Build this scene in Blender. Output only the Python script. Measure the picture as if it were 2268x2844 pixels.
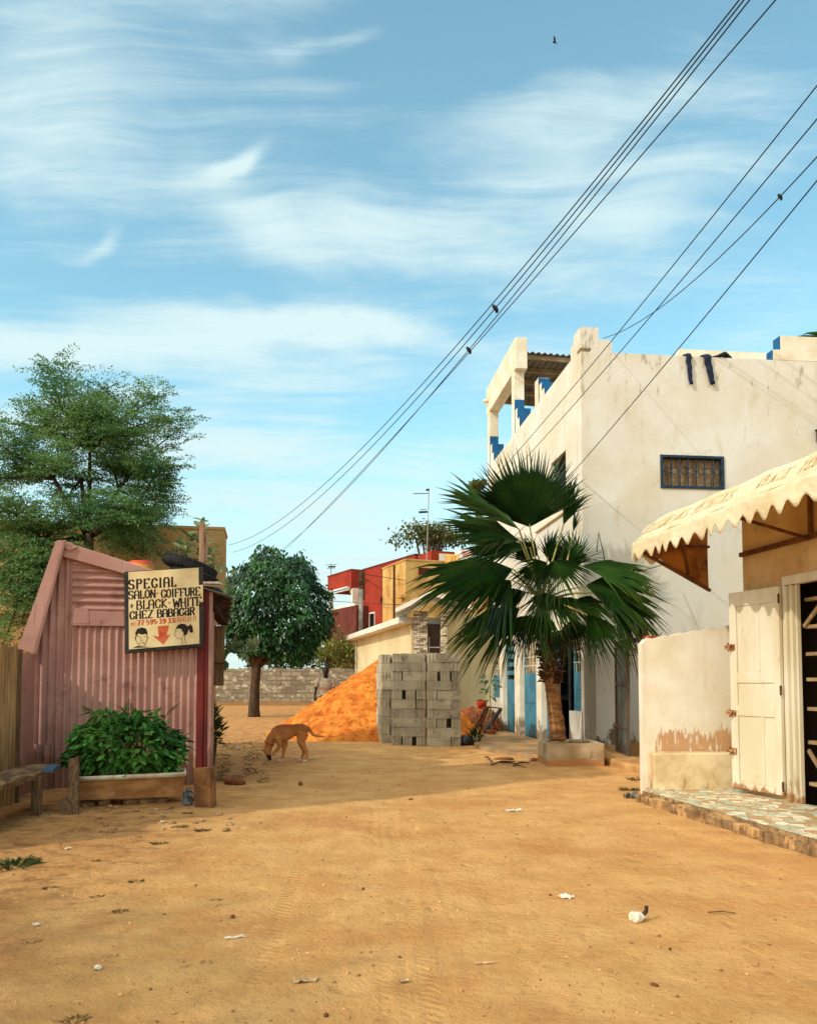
import bpy, bmesh, math, random
import numpy as np
from mathutils import Vector, Matrix, noise as mnoise
for _o in list(bpy.data.objects): bpy.data.objects.remove(_o)
scene = bpy.context.scene
COL = scene.collection
R = math.radians
# ------------------------------------------------------------------ camera
F = 2200.0; HZ = 1895.0; CAMZ = 1.35; PITCH = R(3.0)
CX = 1134.0; CYP = HZ - F*math.tan(PITCH)
cd = bpy.data.cameras.new('camera'); cam = bpy.data.objects.new('camera', cd); COL.objects.link(cam)
cam.location = (0, 0, CAMZ); cam.rotation_euler = (R(90)+PITCH, 0, 0)
cd.sensor_fit = 'HORIZONTAL'; cd.sensor_width = 36.0; cd.lens = 36.0*F/2268.0
cd.shift_y = (CYP-1422.0)/2268.0
cd.clip_start = 0.05; cd.clip_end = 3000
scene.camera = cam
scene.render.resolution_x = 816; scene.render.resolution_y = 1024
# ------------------------------------------------------------------ light
SUN_EL = R(35.0); SUN_AZ = (-0.80, -0.60)       # direction towards the sun on the ground plan
w = bpy.data.worlds.new("World"); scene.world = w; w.use_nodes = True
scene.view_settings.view_transform = 'Standard'; scene.view_settings.look = 'None'
scene.view_settings.gamma = 1.0; scene.view_settings.exposure = 0.13
sl = bpy.data.lights.new('sun', 'SUN'); sun = bpy.data.objects.new('sun', sl); COL.objects.link(sun)
sl.energy = 2.5; sl.angle = R(0.8); sl.color = (1.0, 0.93, 0.80)
sd = Vector((SUN_AZ[0]*math.cos(SUN_EL), SUN_AZ[1]*math.cos(SUN_EL), math.sin(SUN_EL))).normalized()
sun.rotation_euler = sd.to_track_quat('Z', 'Y').to_euler(); sun.location = (-20, -15, 15)

class NT:
    """tiny node helper"""
    def __init__(s, nt): s.nt = nt
    def new(s, t, **kw):
        n = s.nt.nodes.new(t)
        for k, v in kw.items(): setattr(n, k, v)
        return n
    def link(s, a, b): s.nt.links.new(a, b)
    def put(s, sock, v):
        if v is None: return
        if hasattr(v, 'is_output'): s.nt.links.new(v, sock)
        else:
            if isinstance(v, (tuple, list)) and len(v) == 3 and sock.type == 'RGBA': v = (*v, 1)
            sock.default_value = v
    def math(s, op, a, b=None, c=None, clamp=False):
        n = s.new('ShaderNodeMath', operation=op, use_clamp=clamp)
        s.put(n.inputs[0], a); s.put(n.inputs[1], b); s.put(n.inputs[2], c); return n.outputs[0]
    def vmath(s, op, a, b=None):
        n = s.new('ShaderNodeVectorMath', operation=op); s.put(n.inputs[0], a); s.put(n.inputs[1], b); return n.outputs[0]
    def map(s, v, scale=(1,1,1), rot=(0,0,0), loc=(0,0,0)):
        n = s.new('ShaderNodeMapping'); s.put(n.inputs[0], v); n.inputs['Scale'].default_value = scale
        n.inputs['Rotation'].default_value = rot; n.inputs['Location'].default_value = loc; return n.outputs[0]
    def noise(s, v, scale=5, detail=5, rough=.55, dist=0.0, col=False):
        n = s.new('ShaderNodeTexNoise'); s.put(n.inputs['Vector'], v); n.inputs['Scale'].default_value = scale
        n.inputs['Detail'].default_value = detail; n.inputs['Roughness'].default_value = rough
        n.inputs['Distortion'].default_value = dist; return n.outputs[1 if col else 0]
    def range(s, v, a, b, c=0.0, d=1.0):
        n = s.new('ShaderNodeMapRange', interpolation_type='SMOOTHSTEP'); s.put(n.inputs[0], v)
        for i, q in enumerate((a, b, c, d)): s.put(n.inputs[i+1], q)
        return n.outputs[0]
    def mix(s, f, a, b, mode='MIX'):
        n = s.new('ShaderNodeMix', data_type='RGBA', blend_type=mode); s.put(n.inputs[0], f); s.put(n.inputs[6], a); s.put(n.inputs[7], b)
        return n.outputs[2]
    def sep(s, v):
        n = s.new('ShaderNodeSeparateXYZ'); s.put(n.inputs[0], v); return n.outputs
    def comb(s, x, y, z):
        n = s.new('ShaderNodeCombineXYZ'); s.put(n.inputs[0], x); s.put(n.inputs[1], y); s.put(n.inputs[2], z); return n.outputs[0]

def srgb(r, g, b):
    return tuple((c/255/12.92 if c/255 <= .04045 else ((c/255+.055)/1.055)**2.4) for c in (r, g, b))

# ------------------------------------------------------------------ sky
wn = NT(w.node_tree)
bg = w.node_tree.nodes['Background']
sky = wn.new('ShaderNodeTexSky', sky_type='NISHITA', sun_disc=False)
sky.sun_elevation = SUN_EL; sky.sun_rotation = math.atan2(SUN_AZ[0], SUN_AZ[1])
sky.air_density = 1.0; sky.dust_density = 0.6; sky.ozone_density = 2.0
gen = wn.new('ShaderNodeTexCoord').outputs['Generated']
sx = wn.sep(wn.vmath('NORMALIZE', gen))
zc = wn.math('MAXIMUM', sx[2], 0.0)
den = wn.math('ADD', zc, 0.12)
pr = wn.comb(wn.math('DIVIDE', sx[0], den), wn.math('DIVIDE', sx[1], den), 0.0)
wp = wn.vmath('ADD', pr, wn.vmath('MULTIPLY', wn.vmath('SUBTRACT', wn.noise(pr, 1.3, 3, .5, col=True), (.5, .5, .5)), (.28, .28, 0)))
big = wn.noise(wn.map(wp, (1.0, .75, 1), loc=(3.1, .35, 0)), 1.25, 5, .55, .2)
fib = wn.noise(wn.map(wp, (.55, 2.2, 1), (0, 0, R(-24)), (1.7, 3.3, 0)), 1.8, 8, .60, .5)
fin = wn.noise(wn.map(wp, (.5, 3.0, 1), (0, 0, R(22)), (5.2, 1.3, 0)), 3.2, 9, .66, .8)
dens = wn.math('ADD', wn.math('MULTIPLY', big, .54), wn.math('ADD', wn.math('MULTIPLY', fib, .42), wn.math('MULTIPLY', fin, .30)))
lowb = wn.range(sx[2], .10, .55, .07, -.02)                         # thicker veil towards the horizon
# single wisps and banks of cirrus, each at its own bearing (u = x/y) and height (v = z/y) in the sky
yy_ = wn.math('MAXIMUM', sx[1], .05); U_ = wn.math('DIVIDE', sx[0], yy_); V_ = wn.math('DIVIDE', sx[2], yy_); front = wn.range(sx[1], .1, .3)
wq_ = wn.noise(wn.comb(U_, V_, 0), 5.0, 5, .6, col=True); wsx = wn.sep(wn.vmath('SUBTRACT', wq_, (.5, .5, .5)))
U_ = wn.math('ADD', U_, wn.math('MULTIPLY', wsx[0], .07)); V_ = wn.math('ADD', V_, wn.math('MULTIPLY', wsx[1], .07))
def uv(px, py): return (px-1134)/2200, (1895-py)/2200
def add(a, b): return b if a is None else wn.math('ADD', a, b)
wis = None
for (px, py, r, wd, amp, ua, ub, va, vb) in ((165, 545, 128, 60, .24, 0, 300, 480, 680), (500, 225, 236, 66, .21, 330, 720, 240, 420), (820, -260, 330, 80, .11, 500, 860, -90, 60)):
    cu, cv = uv(px, py); du = wn.math('SUBTRACT', U_, cu); dv = wn.math('SUBTRACT', V_, cv)
    q = wn.math('SQRT', wn.math('ADD', wn.math('MULTIPLY', du, du), wn.math('MULTIPLY', dv, dv)))
    m = wn.range(wn.math('ABSOLUTE', wn.math('SUBTRACT', q, r/2200)), wd/2200, 0, 0, 1)
    m = wn.math('MULTIPLY', m, wn.range(U_, uv(ua, 0)[0], uv(ub, 0)[0])); m = wn.math('MULTIPLY', m, wn.range(V_, uv(0, va)[1], uv(0, vb)[1]))
    wis = add(wis, wn.math('MULTIPLY', wn.math('MULTIPLY', m, m), wn.math('MULTIPLY', wn.range(fib, .25, .65, .3, 1.2), amp)))
for (px, py, a_, b_, rot, amp) in ((1000, 900, 330, 46, .10, .16), (640, 860, 420, 60, .05, .11), (1180, 640, 480, 130, .25, .13), (60, 240, 330, 330, 0, .12), (120, 940, 700, 90, .0, .12), (1650, 330, 420, 70, -.5, .07), (500, 1240, 1200, 70, .02, .08), (720, 600, 260, 90, .6, .08), (1350, 110, 420, 130, 0, -.03), (1480, 260, 460, 110, -.35, .10), (2050, 420, 420, 110, -.3, .09), (1950, 120, 500, 120, .2, .06), (520, 760, 500, 60, .0, -.05), (620, 1110, 900, 60, .03, -.05), (1500, 820, 500, 100, .2, -.06)):
    cu, cv = uv(px, py); du = wn.math('SUBTRACT', U_, cu); dv = wn.math('SUBTRACT', V_, cv); c_, s_ = math.cos(-rot), math.sin(-rot)
    e = wn.math('DIVIDE', wn.math('ADD', wn.math('MULTIPLY', du, c_), wn.math('MULTIPLY', dv, s_)), a_/2200); f = wn.math('DIVIDE', wn.math('SUBTRACT', wn.math('MULTIPLY', dv, c_), wn.math('MULTIPLY', du, s_)), b_/2200)
    m = wn.range(wn.math('SQRT', wn.math('ADD', wn.math('MULTIPLY', e, e), wn.math('MULTIPLY', f, f))), 1.5, 0, 0, 1); wis = add(wis, wn.math('MULTIPLY', m, amp))
wis = wn.math('MULTIPLY', wis, front)
cl = wn.range(wn.math('ADD', wn.math('ADD', dens, lowb), wis), .555, .82, .05, .88)
skc = wn.mix(1.0, sky.outputs[0], (1.60, 2.12, 1.66), 'MULTIPLY')
veil = wn.mix(wn.range(sx[2], .0, .36, .72, 0.0), skc, (4.1, 5.1, 5.3))
cloudc = wn.mix(wn.range(sx[2], .03, .40), (4.9, 5.9, 5.8), (5.2, 6.4, 6.4))
sk = wn.mix(cl, veil, cloudc)
# bright warm glow added around the sun, behind the camera, to fill the shadows
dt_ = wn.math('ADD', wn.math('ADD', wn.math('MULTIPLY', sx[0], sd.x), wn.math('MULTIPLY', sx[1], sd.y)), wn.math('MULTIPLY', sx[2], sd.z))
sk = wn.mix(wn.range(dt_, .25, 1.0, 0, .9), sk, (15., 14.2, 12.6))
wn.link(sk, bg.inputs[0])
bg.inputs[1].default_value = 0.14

# ------------------------------------------------------------------ pixel of the survey photo -> point of the place
def ray(px, py):
    a = (px-CX)/F; b = (CYP-py)/F; c, s = math.cos(PITCH), math.sin(PITCH)
    return Vector((a, c-b*s, s+b*c))
def P(px, py, Y):
    d = ray(px, py); t = Y/d.y; return Vector((d.x*t, Y, CAMZ+d.z*t))
def G(px, py, z=0.0):
    d = ray(px, py); t = (z-CAMZ)/d.z; return Vector((d.x*t, d.y*t, z))
def hit(px, py, o, n):
    d = ray(px, py); c = Vector((0, 0, CAMZ)); o = Vector(o); n = Vector(n)
    t = (o-c).dot(n)/d.dot(n); return c+d*t

# ------------------------------------------------------------------ materials
MATS = {}
def mat(name, c1, c2=None, scale=4.0, lo=.35, hi=.65, rough=.85, spec=.25, bump=0.0, bscale=30.0, stretch=(1,1,1),
        c3=None, s3=1.2, lo3=.55, hi3=.7, a3=.8, metal=0.0, island=0.0, extra=None, detail=6, coord='pos', bstretch=None, trans=0.0, sheen=0):
    if name in MATS: return MATS[name]
    m = bpy.data.materials.new(name); m.use_nodes = True; n = NT(m.node_tree)
    b = m.node_tree.nodes['Principled BSDF']; out = m.node_tree.nodes['Material Output']
    if coord == 'pos': pos = n.new('ShaderNodeNewGeometry').outputs['Position']
    else: pos = n.new('ShaderNodeTexCoord').outputs['Object']
    v = n.map(pos, stretch)
    c = n.mix(0, c1, c1) if c2 is None else n.mix(n.range(n.noise(v, scale, detail), lo, hi), c1, c2)
    if c3 is not None: c = n.mix(n.math('MULTIPLY', n.range(n.noise(v, s3, 8, .65), lo3, hi3), a3), c, c3)
    if island:
        r = n.new('ShaderNodeNewGeometry').outputs['Random Per Island']
        c = n.mix(1.0, c, n.mix(r, (1-island,)*3, (1+island,)*3), 'MULTIPLY')
    if extra: c = extra(n, pos, c)
    n.put(b.inputs['Base Color'], c); b.inputs['Roughness'].default_value = rough
    b.inputs['Specular IOR Level'].default_value = spec; b.inputs['Metallic'].default_value = metal
    if bump:
        bn = n.new('ShaderNodeBump'); bn.inputs['Strength'].default_value = 1.0; bn.inputs['Distance'].default_value = bump
        n.link(n.noise(n.map(pos, bstretch or stretch), bscale, 6, .6), bn.inputs['Height']); n.link(bn.outputs[0], b.inputs['Normal'])
    if trans:
        t = n.new('ShaderNodeBsdfTranslucent'); n.put(t.inputs[0], c); mx = n.new('ShaderNodeMixShader'); mx.inputs[0].default_value = trans
        n.link(b.outputs[0], mx.inputs[1]); n.link(t.outputs[0], mx.inputs[2]); n.link(mx.outputs[0], out.inputs[0])
    MATS[name] = m; return m

def stains(col, z0, z1, sc=5.0, th=.5, stretch=(1,1,.5), amt=.9, above=False):
    """wear that lives in a band of height: stronger near z0, gone at z1"""
    def f(n, pos, c):
        z = n.sep(pos)[2]
        band = n.range(z, z0, z1, .32, -.25)
        k = n.range(n.math('ADD', n.noise(n.map(pos, stretch), sc, 8, .65), band), th, th+.09)
        return n.mix(n.math('MULTIPLY', k, amt), c, col)
    return f
def chain(*fs):
    def f(n, pos, c):
        for q in fs: c = q(n, pos, c)
        return c
    return f

# ------------------------------------------------------------------ mesh builder
class MB:
    def __init__(s): s.v = []; s.f = []; s.m = []; s.cur = 0
    def add(s, vs, fs):
        o = len(s.v); s.v += [tuple(q) for q in vs]; s.f += [tuple(i+o for i in f) for f in fs]; s.m += [s.cur]*len(fs)
    def box(s, a, b, rot=None, piv=None):
        x0, y0, z0 = a; x1, y1, z1 = b
        vs = [Vector(q) for q in ((x0,y0,z0),(x1,y0,z0),(x1,y1,z0),(x0,y1,z0),(x0,y0,z1),(x1,y0,z1),(x1,y1,z1),(x0,y1,z1))]
        if rot is not None:
            pv = Vector(piv) if piv is not None else sum(vs, Vector())/8
            vs = [pv+rot@(q-pv) for q in vs]
        s.add(vs, ((3,2,1,0),(4,5,6,7),(0,1,5,4),(1,2,6,5),(2,3,7,6),(3,0,4,7)))
    def beam(s, a, b, wx, wz, up=(0,0,1)):
        a = Vector(a); b = Vector(b); d = (b-a).normalized(); up = Vector(up)
        if abs(d.dot(up)) > .98: up = Vector((0,1,0))
        x = d.cross(up).normalized()*wx/2; z = x.cross(d).normalized()*wz/2
        vs = [a-x-z, a+x-z, a+x+z, a-x+z, b-x-z, b+x-z, b+x+z, b-x+z]
        s.add(vs, ((3,2,1,0),(4,5,6,7),(0,1,5,4),(1,2,6,5),(2,3,7,6),(3,0,4,7)))
    def prism(s, pts, ext):
        n = len(pts); e = Vector(ext); pts = [Vector(q) for q in pts]
        s.add(pts+[q+e for q in pts], [tuple(range(n-1,-1,-1)), tuple(range(n,2*n))]+[(i,(i+1)%n,n+(i+1)%n,n+i) for i in range(n)])
    def poly(s, pts): s.add(pts, [tuple(range(len(pts)))])
    def tube(s, pts, rad, n=8, cap=True, flat=None):
        pts = [Vector(q) for q in pts]; k = len(pts)
        if not hasattr(rad, '__len__'): rad = [rad]*k
        vs = []; fs = []; px = None
        for i, p in enumerate(pts):
            d = (pts[min(i+1,k-1)]-pts[max(i-1,0)]).normalized()
            if px is None:
                px = d.orthogonal().normalized() if flat is None else (Vector(flat)-d*d.dot(Vector(flat))).normalized()
            px = (px-d*d.dot(px)).normalized(); py = d.cross(px)
            r = rad[i]; rx, ry = r if hasattr(r, '__len__') else (r, r)
            for j in range(n):
                a = 2*math.pi*j/n; vs.append(p+px*(rx*math.cos(a))+py*(ry*math.sin(a)))
        for i in range(k-1):
            for j in range(n):
                q = (j+1)%n; fs.append((i*n+j, i*n+q, (i+1)*n+q, (i+1)*n+j))
        if cap: fs += [tuple(range(n-1,-1,-1)), tuple(range((k-1)*n, k*n))]
        s.add(vs, fs)
    def ball(s, c, r, nu=12, nv=8, rot=None):
        c = Vector(c); r = r if hasattr(r, '__len__') else (r, r, r); vs = []; fs = []
        for i in range(1, nv):
            t = math.pi*i/nv
            for j in range(nu):
                p = 2*math.pi*j/nu; q = Vector((r[0]*math.sin(t)*math.cos(p), r[1]*math.sin(t)*math.sin(p), r[2]*math.cos(t)))
                vs.append(c+(rot@q if rot is not None else q))
        a = Vector((0,0,r[2])); a = rot@a if rot is not None else a
        vs += [c+a, c-a]; T = len(vs)-2; B = T+1
        for i in range(nv-2):
            for j in range(nu):
                q = (j+1)%nu; fs.append((i*nu+j, (i+1)*nu+j, (i+1)*nu+q, i*nu+q))
        for j in range(nu):
            q = (j+1)%nu; fs.append((T, j, q)); fs.append((B, (nv-2)*nu+q, (nv-2)*nu+j))
        s.add(vs, fs)
    def lathe(s, c, prof, n=24, rot=None):
        c = Vector(c); vs = []; k = len(prof)
        for (r, z) in prof:
            for j in range(n):
                a = 2*math.pi*j/n; q = Vector((r*math.cos(a), r*math.sin(a), z)); vs.append(c+(rot@q if rot is not None else q))
        fs = [(i*n+j, i*n+(j+1)%n, (i+1)*n+(j+1)%n, (i+1)*n+j) for i in range(k-1) for j in range(n)]
        s.add(vs, fs)
    def corr(s, o, u, v, nrm, L, v0, v1, pitch=.09, amp=.013, ph=0.0, thick=0.0):
        """corrugated sheet: ridges run along v, waves across u; v0/v1 functions of the distance along u"""
        o, u, v, nrm = Vector(o), Vector(u), Vector(v), Vector(nrm); n = max(2, int(L/pitch*8)); vs = []; fs = []
        f0 = v0 if callable(v0) else (lambda q: v0); f1 = v1 if callable(v1) else (lambda q: v1)
        for i in range(n+1):
            t = L*i/n; h = amp*math.sin(2*math.pi*t/pitch+ph); h = math.copysign(abs(h/amp)**.7, h)*amp if amp else 0
            p = o+u*t+nrm*h; vs += [p+v*f0(t), p+v*f1(t)]
        for i in range(n): fs.append((2*i, 2*i+2, 2*i+3, 2*i+1))
        s.add(vs, fs)
    def build(s, name, m, parent=None, smooth=False, loc=None, rotz=None, bevel=0.0, label=None, jitter=0.0, jscale=3.0):
        me = bpy.data.meshes.new(name); vs = s.v
        if jitter: vs = [tuple(Vector(q)+mnoise.noise_vector(Vector(q)*jscale)*jitter) for q in vs]
        me.from_pydata(vs, [], s.f); me.update()
        for q in (m if isinstance(m, (list, tuple)) else [m]): me.materials.append(q)
        if any(s.m): me.polygons.foreach_set('material_index', s.m)
        if smooth: me.polygons.foreach_set('use_smooth', [True]*len(me.polygons))
        o = bpy.data.objects.new(name, me); COL.objects.link(o)
        if parent is not None: o.parent = parent
        if loc is not None: o.location = loc
        if rotz is not None: o.rotation_euler = (0, 0, rotz)
        if bevel:
            bv = o.modifiers.new('bevel', 'BEVEL'); bv.width = bevel; bv.segments = 2; bv.limit_method = 'ANGLE'; bv.angle_limit = R(40)
        if label: o['label'] = label
        return o

def tag(o, label=None, cat=None, group=None, kind=None):
    if label: o['label'] = label
    if cat: o['category'] = cat
    if group: o['group'] = group
    if kind: o['kind'] = kind
    return o
def thing(name, label, cat, loc=(0,0,0), rotz=0.0, group=None):
    o = bpy.data.objects.new(name, None); COL.objects.link(o); o.empty_display_size = .2
    o.location = loc; o.rotation_euler = (0, 0, rotz); return tag(o, label, cat, group)
def copy_tree(o, parent=None):
    c = o.copy(); COL.objects.link(c)
    if parent is not None: c.parent = parent
    for ch in list(o.children): copy_tree(ch, c)
    return c

# leaf templates: x along the leaf, y across, z up
LEAF_OVAL = (np.array([(0,0,0),(.22,.30,.05),(.55,.46,.04),(.85,.25,-.03),(1,0,-.10),(.85,-.25,-.03),(.55,-.46,.04),(.22,-.30,.05),(.35,0,-.03),(.7,0,-.05)], float),
             [(0,8,1),(1,8,2),(8,9,2),(2,9,3),(9,4,3),(0,7,8),(7,6,8),(8,6,9),(6,5,9),(9,5,4)])
LEAF_SLIM = (np.array([(0,0,0),(.3,.42,.06),(.65,.36,.02),(1,0,-.15),(.65,-.36,.02),(.3,-.42,.06),(.45,0,-.04)], float),
             [(0,6,1),(1,6,2),(6,3,2),(0,5,6),(5,4,6),(6,4,3)])
LEAF_DIA = (np.array([(0,0,0),(.5,.5,0),(1,0,0),(.5,-.5,0)], float), [(0,3,2,1)])
def foliage(name, tmpl, pos, dirs, nrms, L, W, m, parent, smooth=False):
    pos = np.asarray(pos, float); d = np.asarray(dirs, float); n = np.asarray(nrms, float); k = len(pos)
    d /= np.linalg.norm(d, axis=1)[:, None]+1e-9
    b = np.cross(n, d); b /= np.linalg.norm(b, axis=1)[:, None]+1e-9; n = np.cross(d, b)
    L = np.broadcast_to(np.asarray(L, float), (k,)); W = np.broadcast_to(np.asarray(W, float), (k,))
    T, fs = tmpl
    V = pos[:, None, :]+d[:, None, :]*(T[None, :, 0, None]*L[:, None, None])+b[:, None, :]*(T[None, :, 1, None]*W[:, None, None])+n[:, None, :]*(T[None, :, 2, None]*L[:, None, None])
    nv = len(T); V = V.reshape(-1, 3); faces = []
    for i in range(k): faces += [tuple(q+i*nv for q in f) for f in fs]
    me = bpy.data.meshes.new(name); me.from_pydata(V.tolist(), [], faces); me.materials.append(m)
    if smooth: me.polygons.foreach_set('use_smooth', [True]*len(me.polygons))
    o = bpy.data.objects.new(name, me); COL.objects.link(o)
    if parent is not None: o.parent = parent
    return o
def remeshed(name, mb, m, parent, voxel, smooth_it=4):
    """joins overlapping lofts into one continuous skin"""
    o = mb.build(name, m, parent, True)
    r = o.modifiers.new('skin', 'REMESH'); r.mode = 'VOXEL'; r.voxel_size = voxel; r.use_smooth_shade = True
    s = o.modifiers.new('soften', 'SMOOTH'); s.factor = .5; s.iterations = smooth_it
    return o
# ------------------------------------------------------------------ ground
random.seed(4)
TRACKS = [(-.62, .05), (-.40, .035), (-.10, .03), (.10, .05), (.24, .03), (.62, .05)]
def gz(x, y):
    p = Vector((x, y, 0))
    z = .030*mnoise.noise(p*.45)+.016*mnoise.noise(p*1.7+Vector((3,1,0)))+.009*mnoise.noise(p*4.6)+.0055*mnoise.noise(p*11)
    if y < 14: z += .0032*mnoise.noise(p*26)
    u = x+.06*(y-3)+.05*math.sin(y*.6)
    if y < 15:
        for c, wd in TRACKS: z -= .007*math.exp(-((u-c)/wd)**2)*(0.5+.5*mnoise.noise(Vector((c*9, y*.8, 2))))
    return z
xs = list(np.arange(-6.0, 6.001, .035)); ys = [1.6]
s_ = .03
while ys[-1] < 22: ys.append(ys[-1]+s_); s_ *= 1.011
g = .05; lx = [xs[0]]; rx = [xs[-1]]
while lx[0] > -900: g *= 1.28; lx.insert(0, lx[0]-g); rx.append(rx[-1]+g)
xs = lx[:-1]+xs+rx[1:]
by = [ys[0]]; g = .1
while by[0] > -200: g *= 1.4; by.insert(0, by[0]-g)
g = s_
while ys[-1] < 1500: g *= 1.2; ys.append(ys[-1]+g)
ys = by[:-1]+ys
gv = [(x, y, gz(x, y) if abs(x) < 40 and -20 < y < 60 else 0) for y in ys for x in xs]; nx = len(xs)
gf = [(j*nx+i, j*nx+i+1, (j+1)*nx+i+1, (j+1)*nx+i) for j in range(len(ys)-1) for i in range(nx-1)]
def sand_extra(n, pos, c):
    s = n.sep(pos)
    # trodden reddish and greyer patches, fine grains, darker brown towards the left
    c = n.mix(n.math('MULTIPLY', n.range(n.noise(n.map(pos, (.8,1.1,1)), .8, 6, .6), .45, .68), .55), c, srgb(184,124,72))
    c = n.mix(n.math('MULTIPLY', n.range(n.noise(pos, 7, 9, .72), .54, .70), .42), c, srgb(142,88,48))
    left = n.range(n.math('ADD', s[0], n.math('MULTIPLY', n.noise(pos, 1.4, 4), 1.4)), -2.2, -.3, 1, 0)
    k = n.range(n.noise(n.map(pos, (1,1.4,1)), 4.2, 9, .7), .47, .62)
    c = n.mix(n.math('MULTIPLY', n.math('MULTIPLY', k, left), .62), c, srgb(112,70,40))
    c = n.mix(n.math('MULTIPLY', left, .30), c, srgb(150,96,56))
    c = n.mix(n.math('MULTIPLY', n.range(n.noise(pos, 36, 8, .75), .56, .68), .40), c, srgb(132,88,50))
    c = n.mix(n.math('MULTIPLY', n.range(n.noise(pos, 3.3, 6, .65), .42, .30), .35), c, srgb(226,186,124))
    g = n.noise(pos, 230, 3, .7)
    c = n.mix(n.range(g, .60, .72, 0, .45), c, srgb(120,78,44))
    c = n.mix(n.range(g, .28, .40, .35, 0), c, srgb(238,205,150))
    return c
def ground_mat():
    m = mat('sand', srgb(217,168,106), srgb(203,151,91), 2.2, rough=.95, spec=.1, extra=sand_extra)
    n = NT(m.node_tree); b = m.node_tree.nodes['Principled BSDF']
    pos = n.new('ShaderNodeNewGeometry').outputs['Position']; s = n.sep(pos)
    h1 = n.noise(pos, 16, 8, .68); h2 = n.noise(pos, 90, 5, .7)
    foot = n.new('ShaderNodeTexVoronoi', feature='SMOOTH_F1'); foot.inputs['Scale'].default_value = 5.5; n.put(foot.inputs['Vector'], n.map(n.vmath('ADD', pos, n.vmath('MULTIPLY', n.noise(pos, 3, 3, col=True), (.35,.35,0))), (1,.6,1)))
    dent = n.math('MULTIPLY', n.range(foot.outputs[0], .0, .35, -1, 0), n.range(n.noise(pos, 1.3, 3), .42, .6))
    u = n.math('ADD', s[0], n.math('MULTIPLY', n.math('SUBTRACT', s[1], 3.0), .06))
    u = n.math('ADD', u, n.math('MULTIPLY', n.noise(n.map(pos, (.2,.35,0)), 1.5, 2), .16))
    tr = None
    for c, wd, amp in ((-.55,.07,1.), (.02,.035,.7), (.10,.03,.6), (.21,.06,1.), (.42,.03,.5), (.9,.07,.7), (-1.3,.08,.8)):
        e = n.range(n.math('ABSOLUTE', n.math('SUBTRACT', u, c)), wd*.35, wd, 1, 0)
        tread = n.math('ADD', n.math('MULTIPLY', n.math('SINE', n.math('ADD', n.math('MULTIPLY', s[1], 105.), n.math('MULTIPLY', u, 60.))), .35), -.65)
        q = n.math('MULTIPLY', n.math('MULTIPLY', e, tread), amp); tr = q if tr is None else n.math('ADD', tr, q)
    tr = n.math('MULTIPLY', tr, n.range(n.noise(n.map(pos, (.6,.25,1)), 2.0, 3), .40, .58))
    hgt = n.math('ADD', n.math('ADD', n.math('MULTIPLY', h1, .030), n.math('MULTIPLY', h2, .008)), n.math('ADD', n.math('MULTIPLY', dent, .016), n.math('MULTIPLY', tr, .008)))
    bn = n.new('ShaderNodeBump'); bn.inputs['Distance'].default_value = 1.0; bn.inputs['Strength'].default_value = 1.0
    n.link(hgt, bn.inputs['Height']); n.link(bn.outputs[0], b.inputs['Normal']); return m
me = bpy.data.meshes.new('ground'); me.from_pydata(gv, [], gf); me.materials.append(ground_mat()); me.polygons.foreach_set('use_smooth', [True]*len(me.polygons))
ground = bpy.data.objects.new('ground', me); COL.objects.link(ground); tag(ground, kind='structure')
def on(x, y, dz=0.0): return Vector((x, y, gz(x, y)+dz))

# ------------------------------------------------------------------ shared materials
BLUE = srgb(20,92,140)
def mold(n, pos, c):
    z = n.sep(pos)[2]
    c = n.mix(n.math('MULTIPLY', n.range(n.noise(n.map(pos, (1,1,.22)), 2.6, 8, .66), .55, .72), .55), c, srgb(176,152,112))   # long runs of grime
    k = n.range(n.math('ADD', n.noise(n.map(pos, (1.6,1.6,.45)), 4.5, 9, .72), n.range(z, 4.9, 7.5, -.12, .02)), .58, .66)
    c = n.mix(n.math('MULTIPLY', k, .55), c, srgb(120,102,74))                                                           # black mould high on the wall
    c = n.mix(n.math('MULTIPLY', n.range(n.noise(pos, 38, 4, .7), .62, .7), .35), c, srgb(120,100,72))
    cr = n.new('ShaderNodeTexVoronoi', feature='DISTANCE_TO_EDGE'); cr.inputs['Scale'].default_value = .55
    n.put(cr.inputs['Vector'], n.vmath('ADD', pos, n.vmath('MULTIPLY', n.noise(pos, 3.5, 6, .65, col=True), (.5,.5,.5))))
    c = n.mix(n.math('MULTIPLY', n.math('MULTIPLY', n.range(cr.outputs[0], .007, .002), n.range(n.noise(pos, .9, 3), .52, .60)), .32), c, srgb(120,104,80))
    c = n.mix(n.math('MULTIPLY', n.range(n.noise(n.map(pos, (1,1,.8)), .55, 5, .6), .46, .62), .35), c, srgb(200,184,148))
    return c
def greywash(n, pos, c):
    z = n.math('ADD', n.sep(pos)[2], n.math('MULTIPLY', n.math('SUBTRACT', n.noise(n.map(pos, (.7,.7,1)), 2.0, 5), .5), .9))
    return n.mix(n.range(z, 4.35, 4.85, .75, 0), c, srgb(196,192,178))
LIME = mat('limewash', srgb(216,212,200), srgb(208,200,182), 1.3, rough=.9, spec=.15, bump=.005, bscale=14,
           extra=chain(greywash, mold, stains(srgb(96,76,54), .0, 1.3, 2.6, .70, (1.2,1.2,.7), .92), stains(srgb(180,130,78), 0, .5, 4, .6)))
LIMEP = mat('limewash_plain', srgb(228,220,200), srgb(212,198,168), 2.0, rough=.9, spec=.15, bump=.006, bscale=14,
            extra=chain(stains(srgb(112,86,56), .0, 1.2, 5, .66, (1,1,.5), .8),))
GREYROOF = mat('roof_sheet', srgb(120,108,92), srgb(98,84,68), 2.5, rough=.7, spec=.3, metal=.2)
PURLIN = mat('purlin_wood', srgb(150,132,104), srgb(120,100,74), 4, rough=.85)
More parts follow.
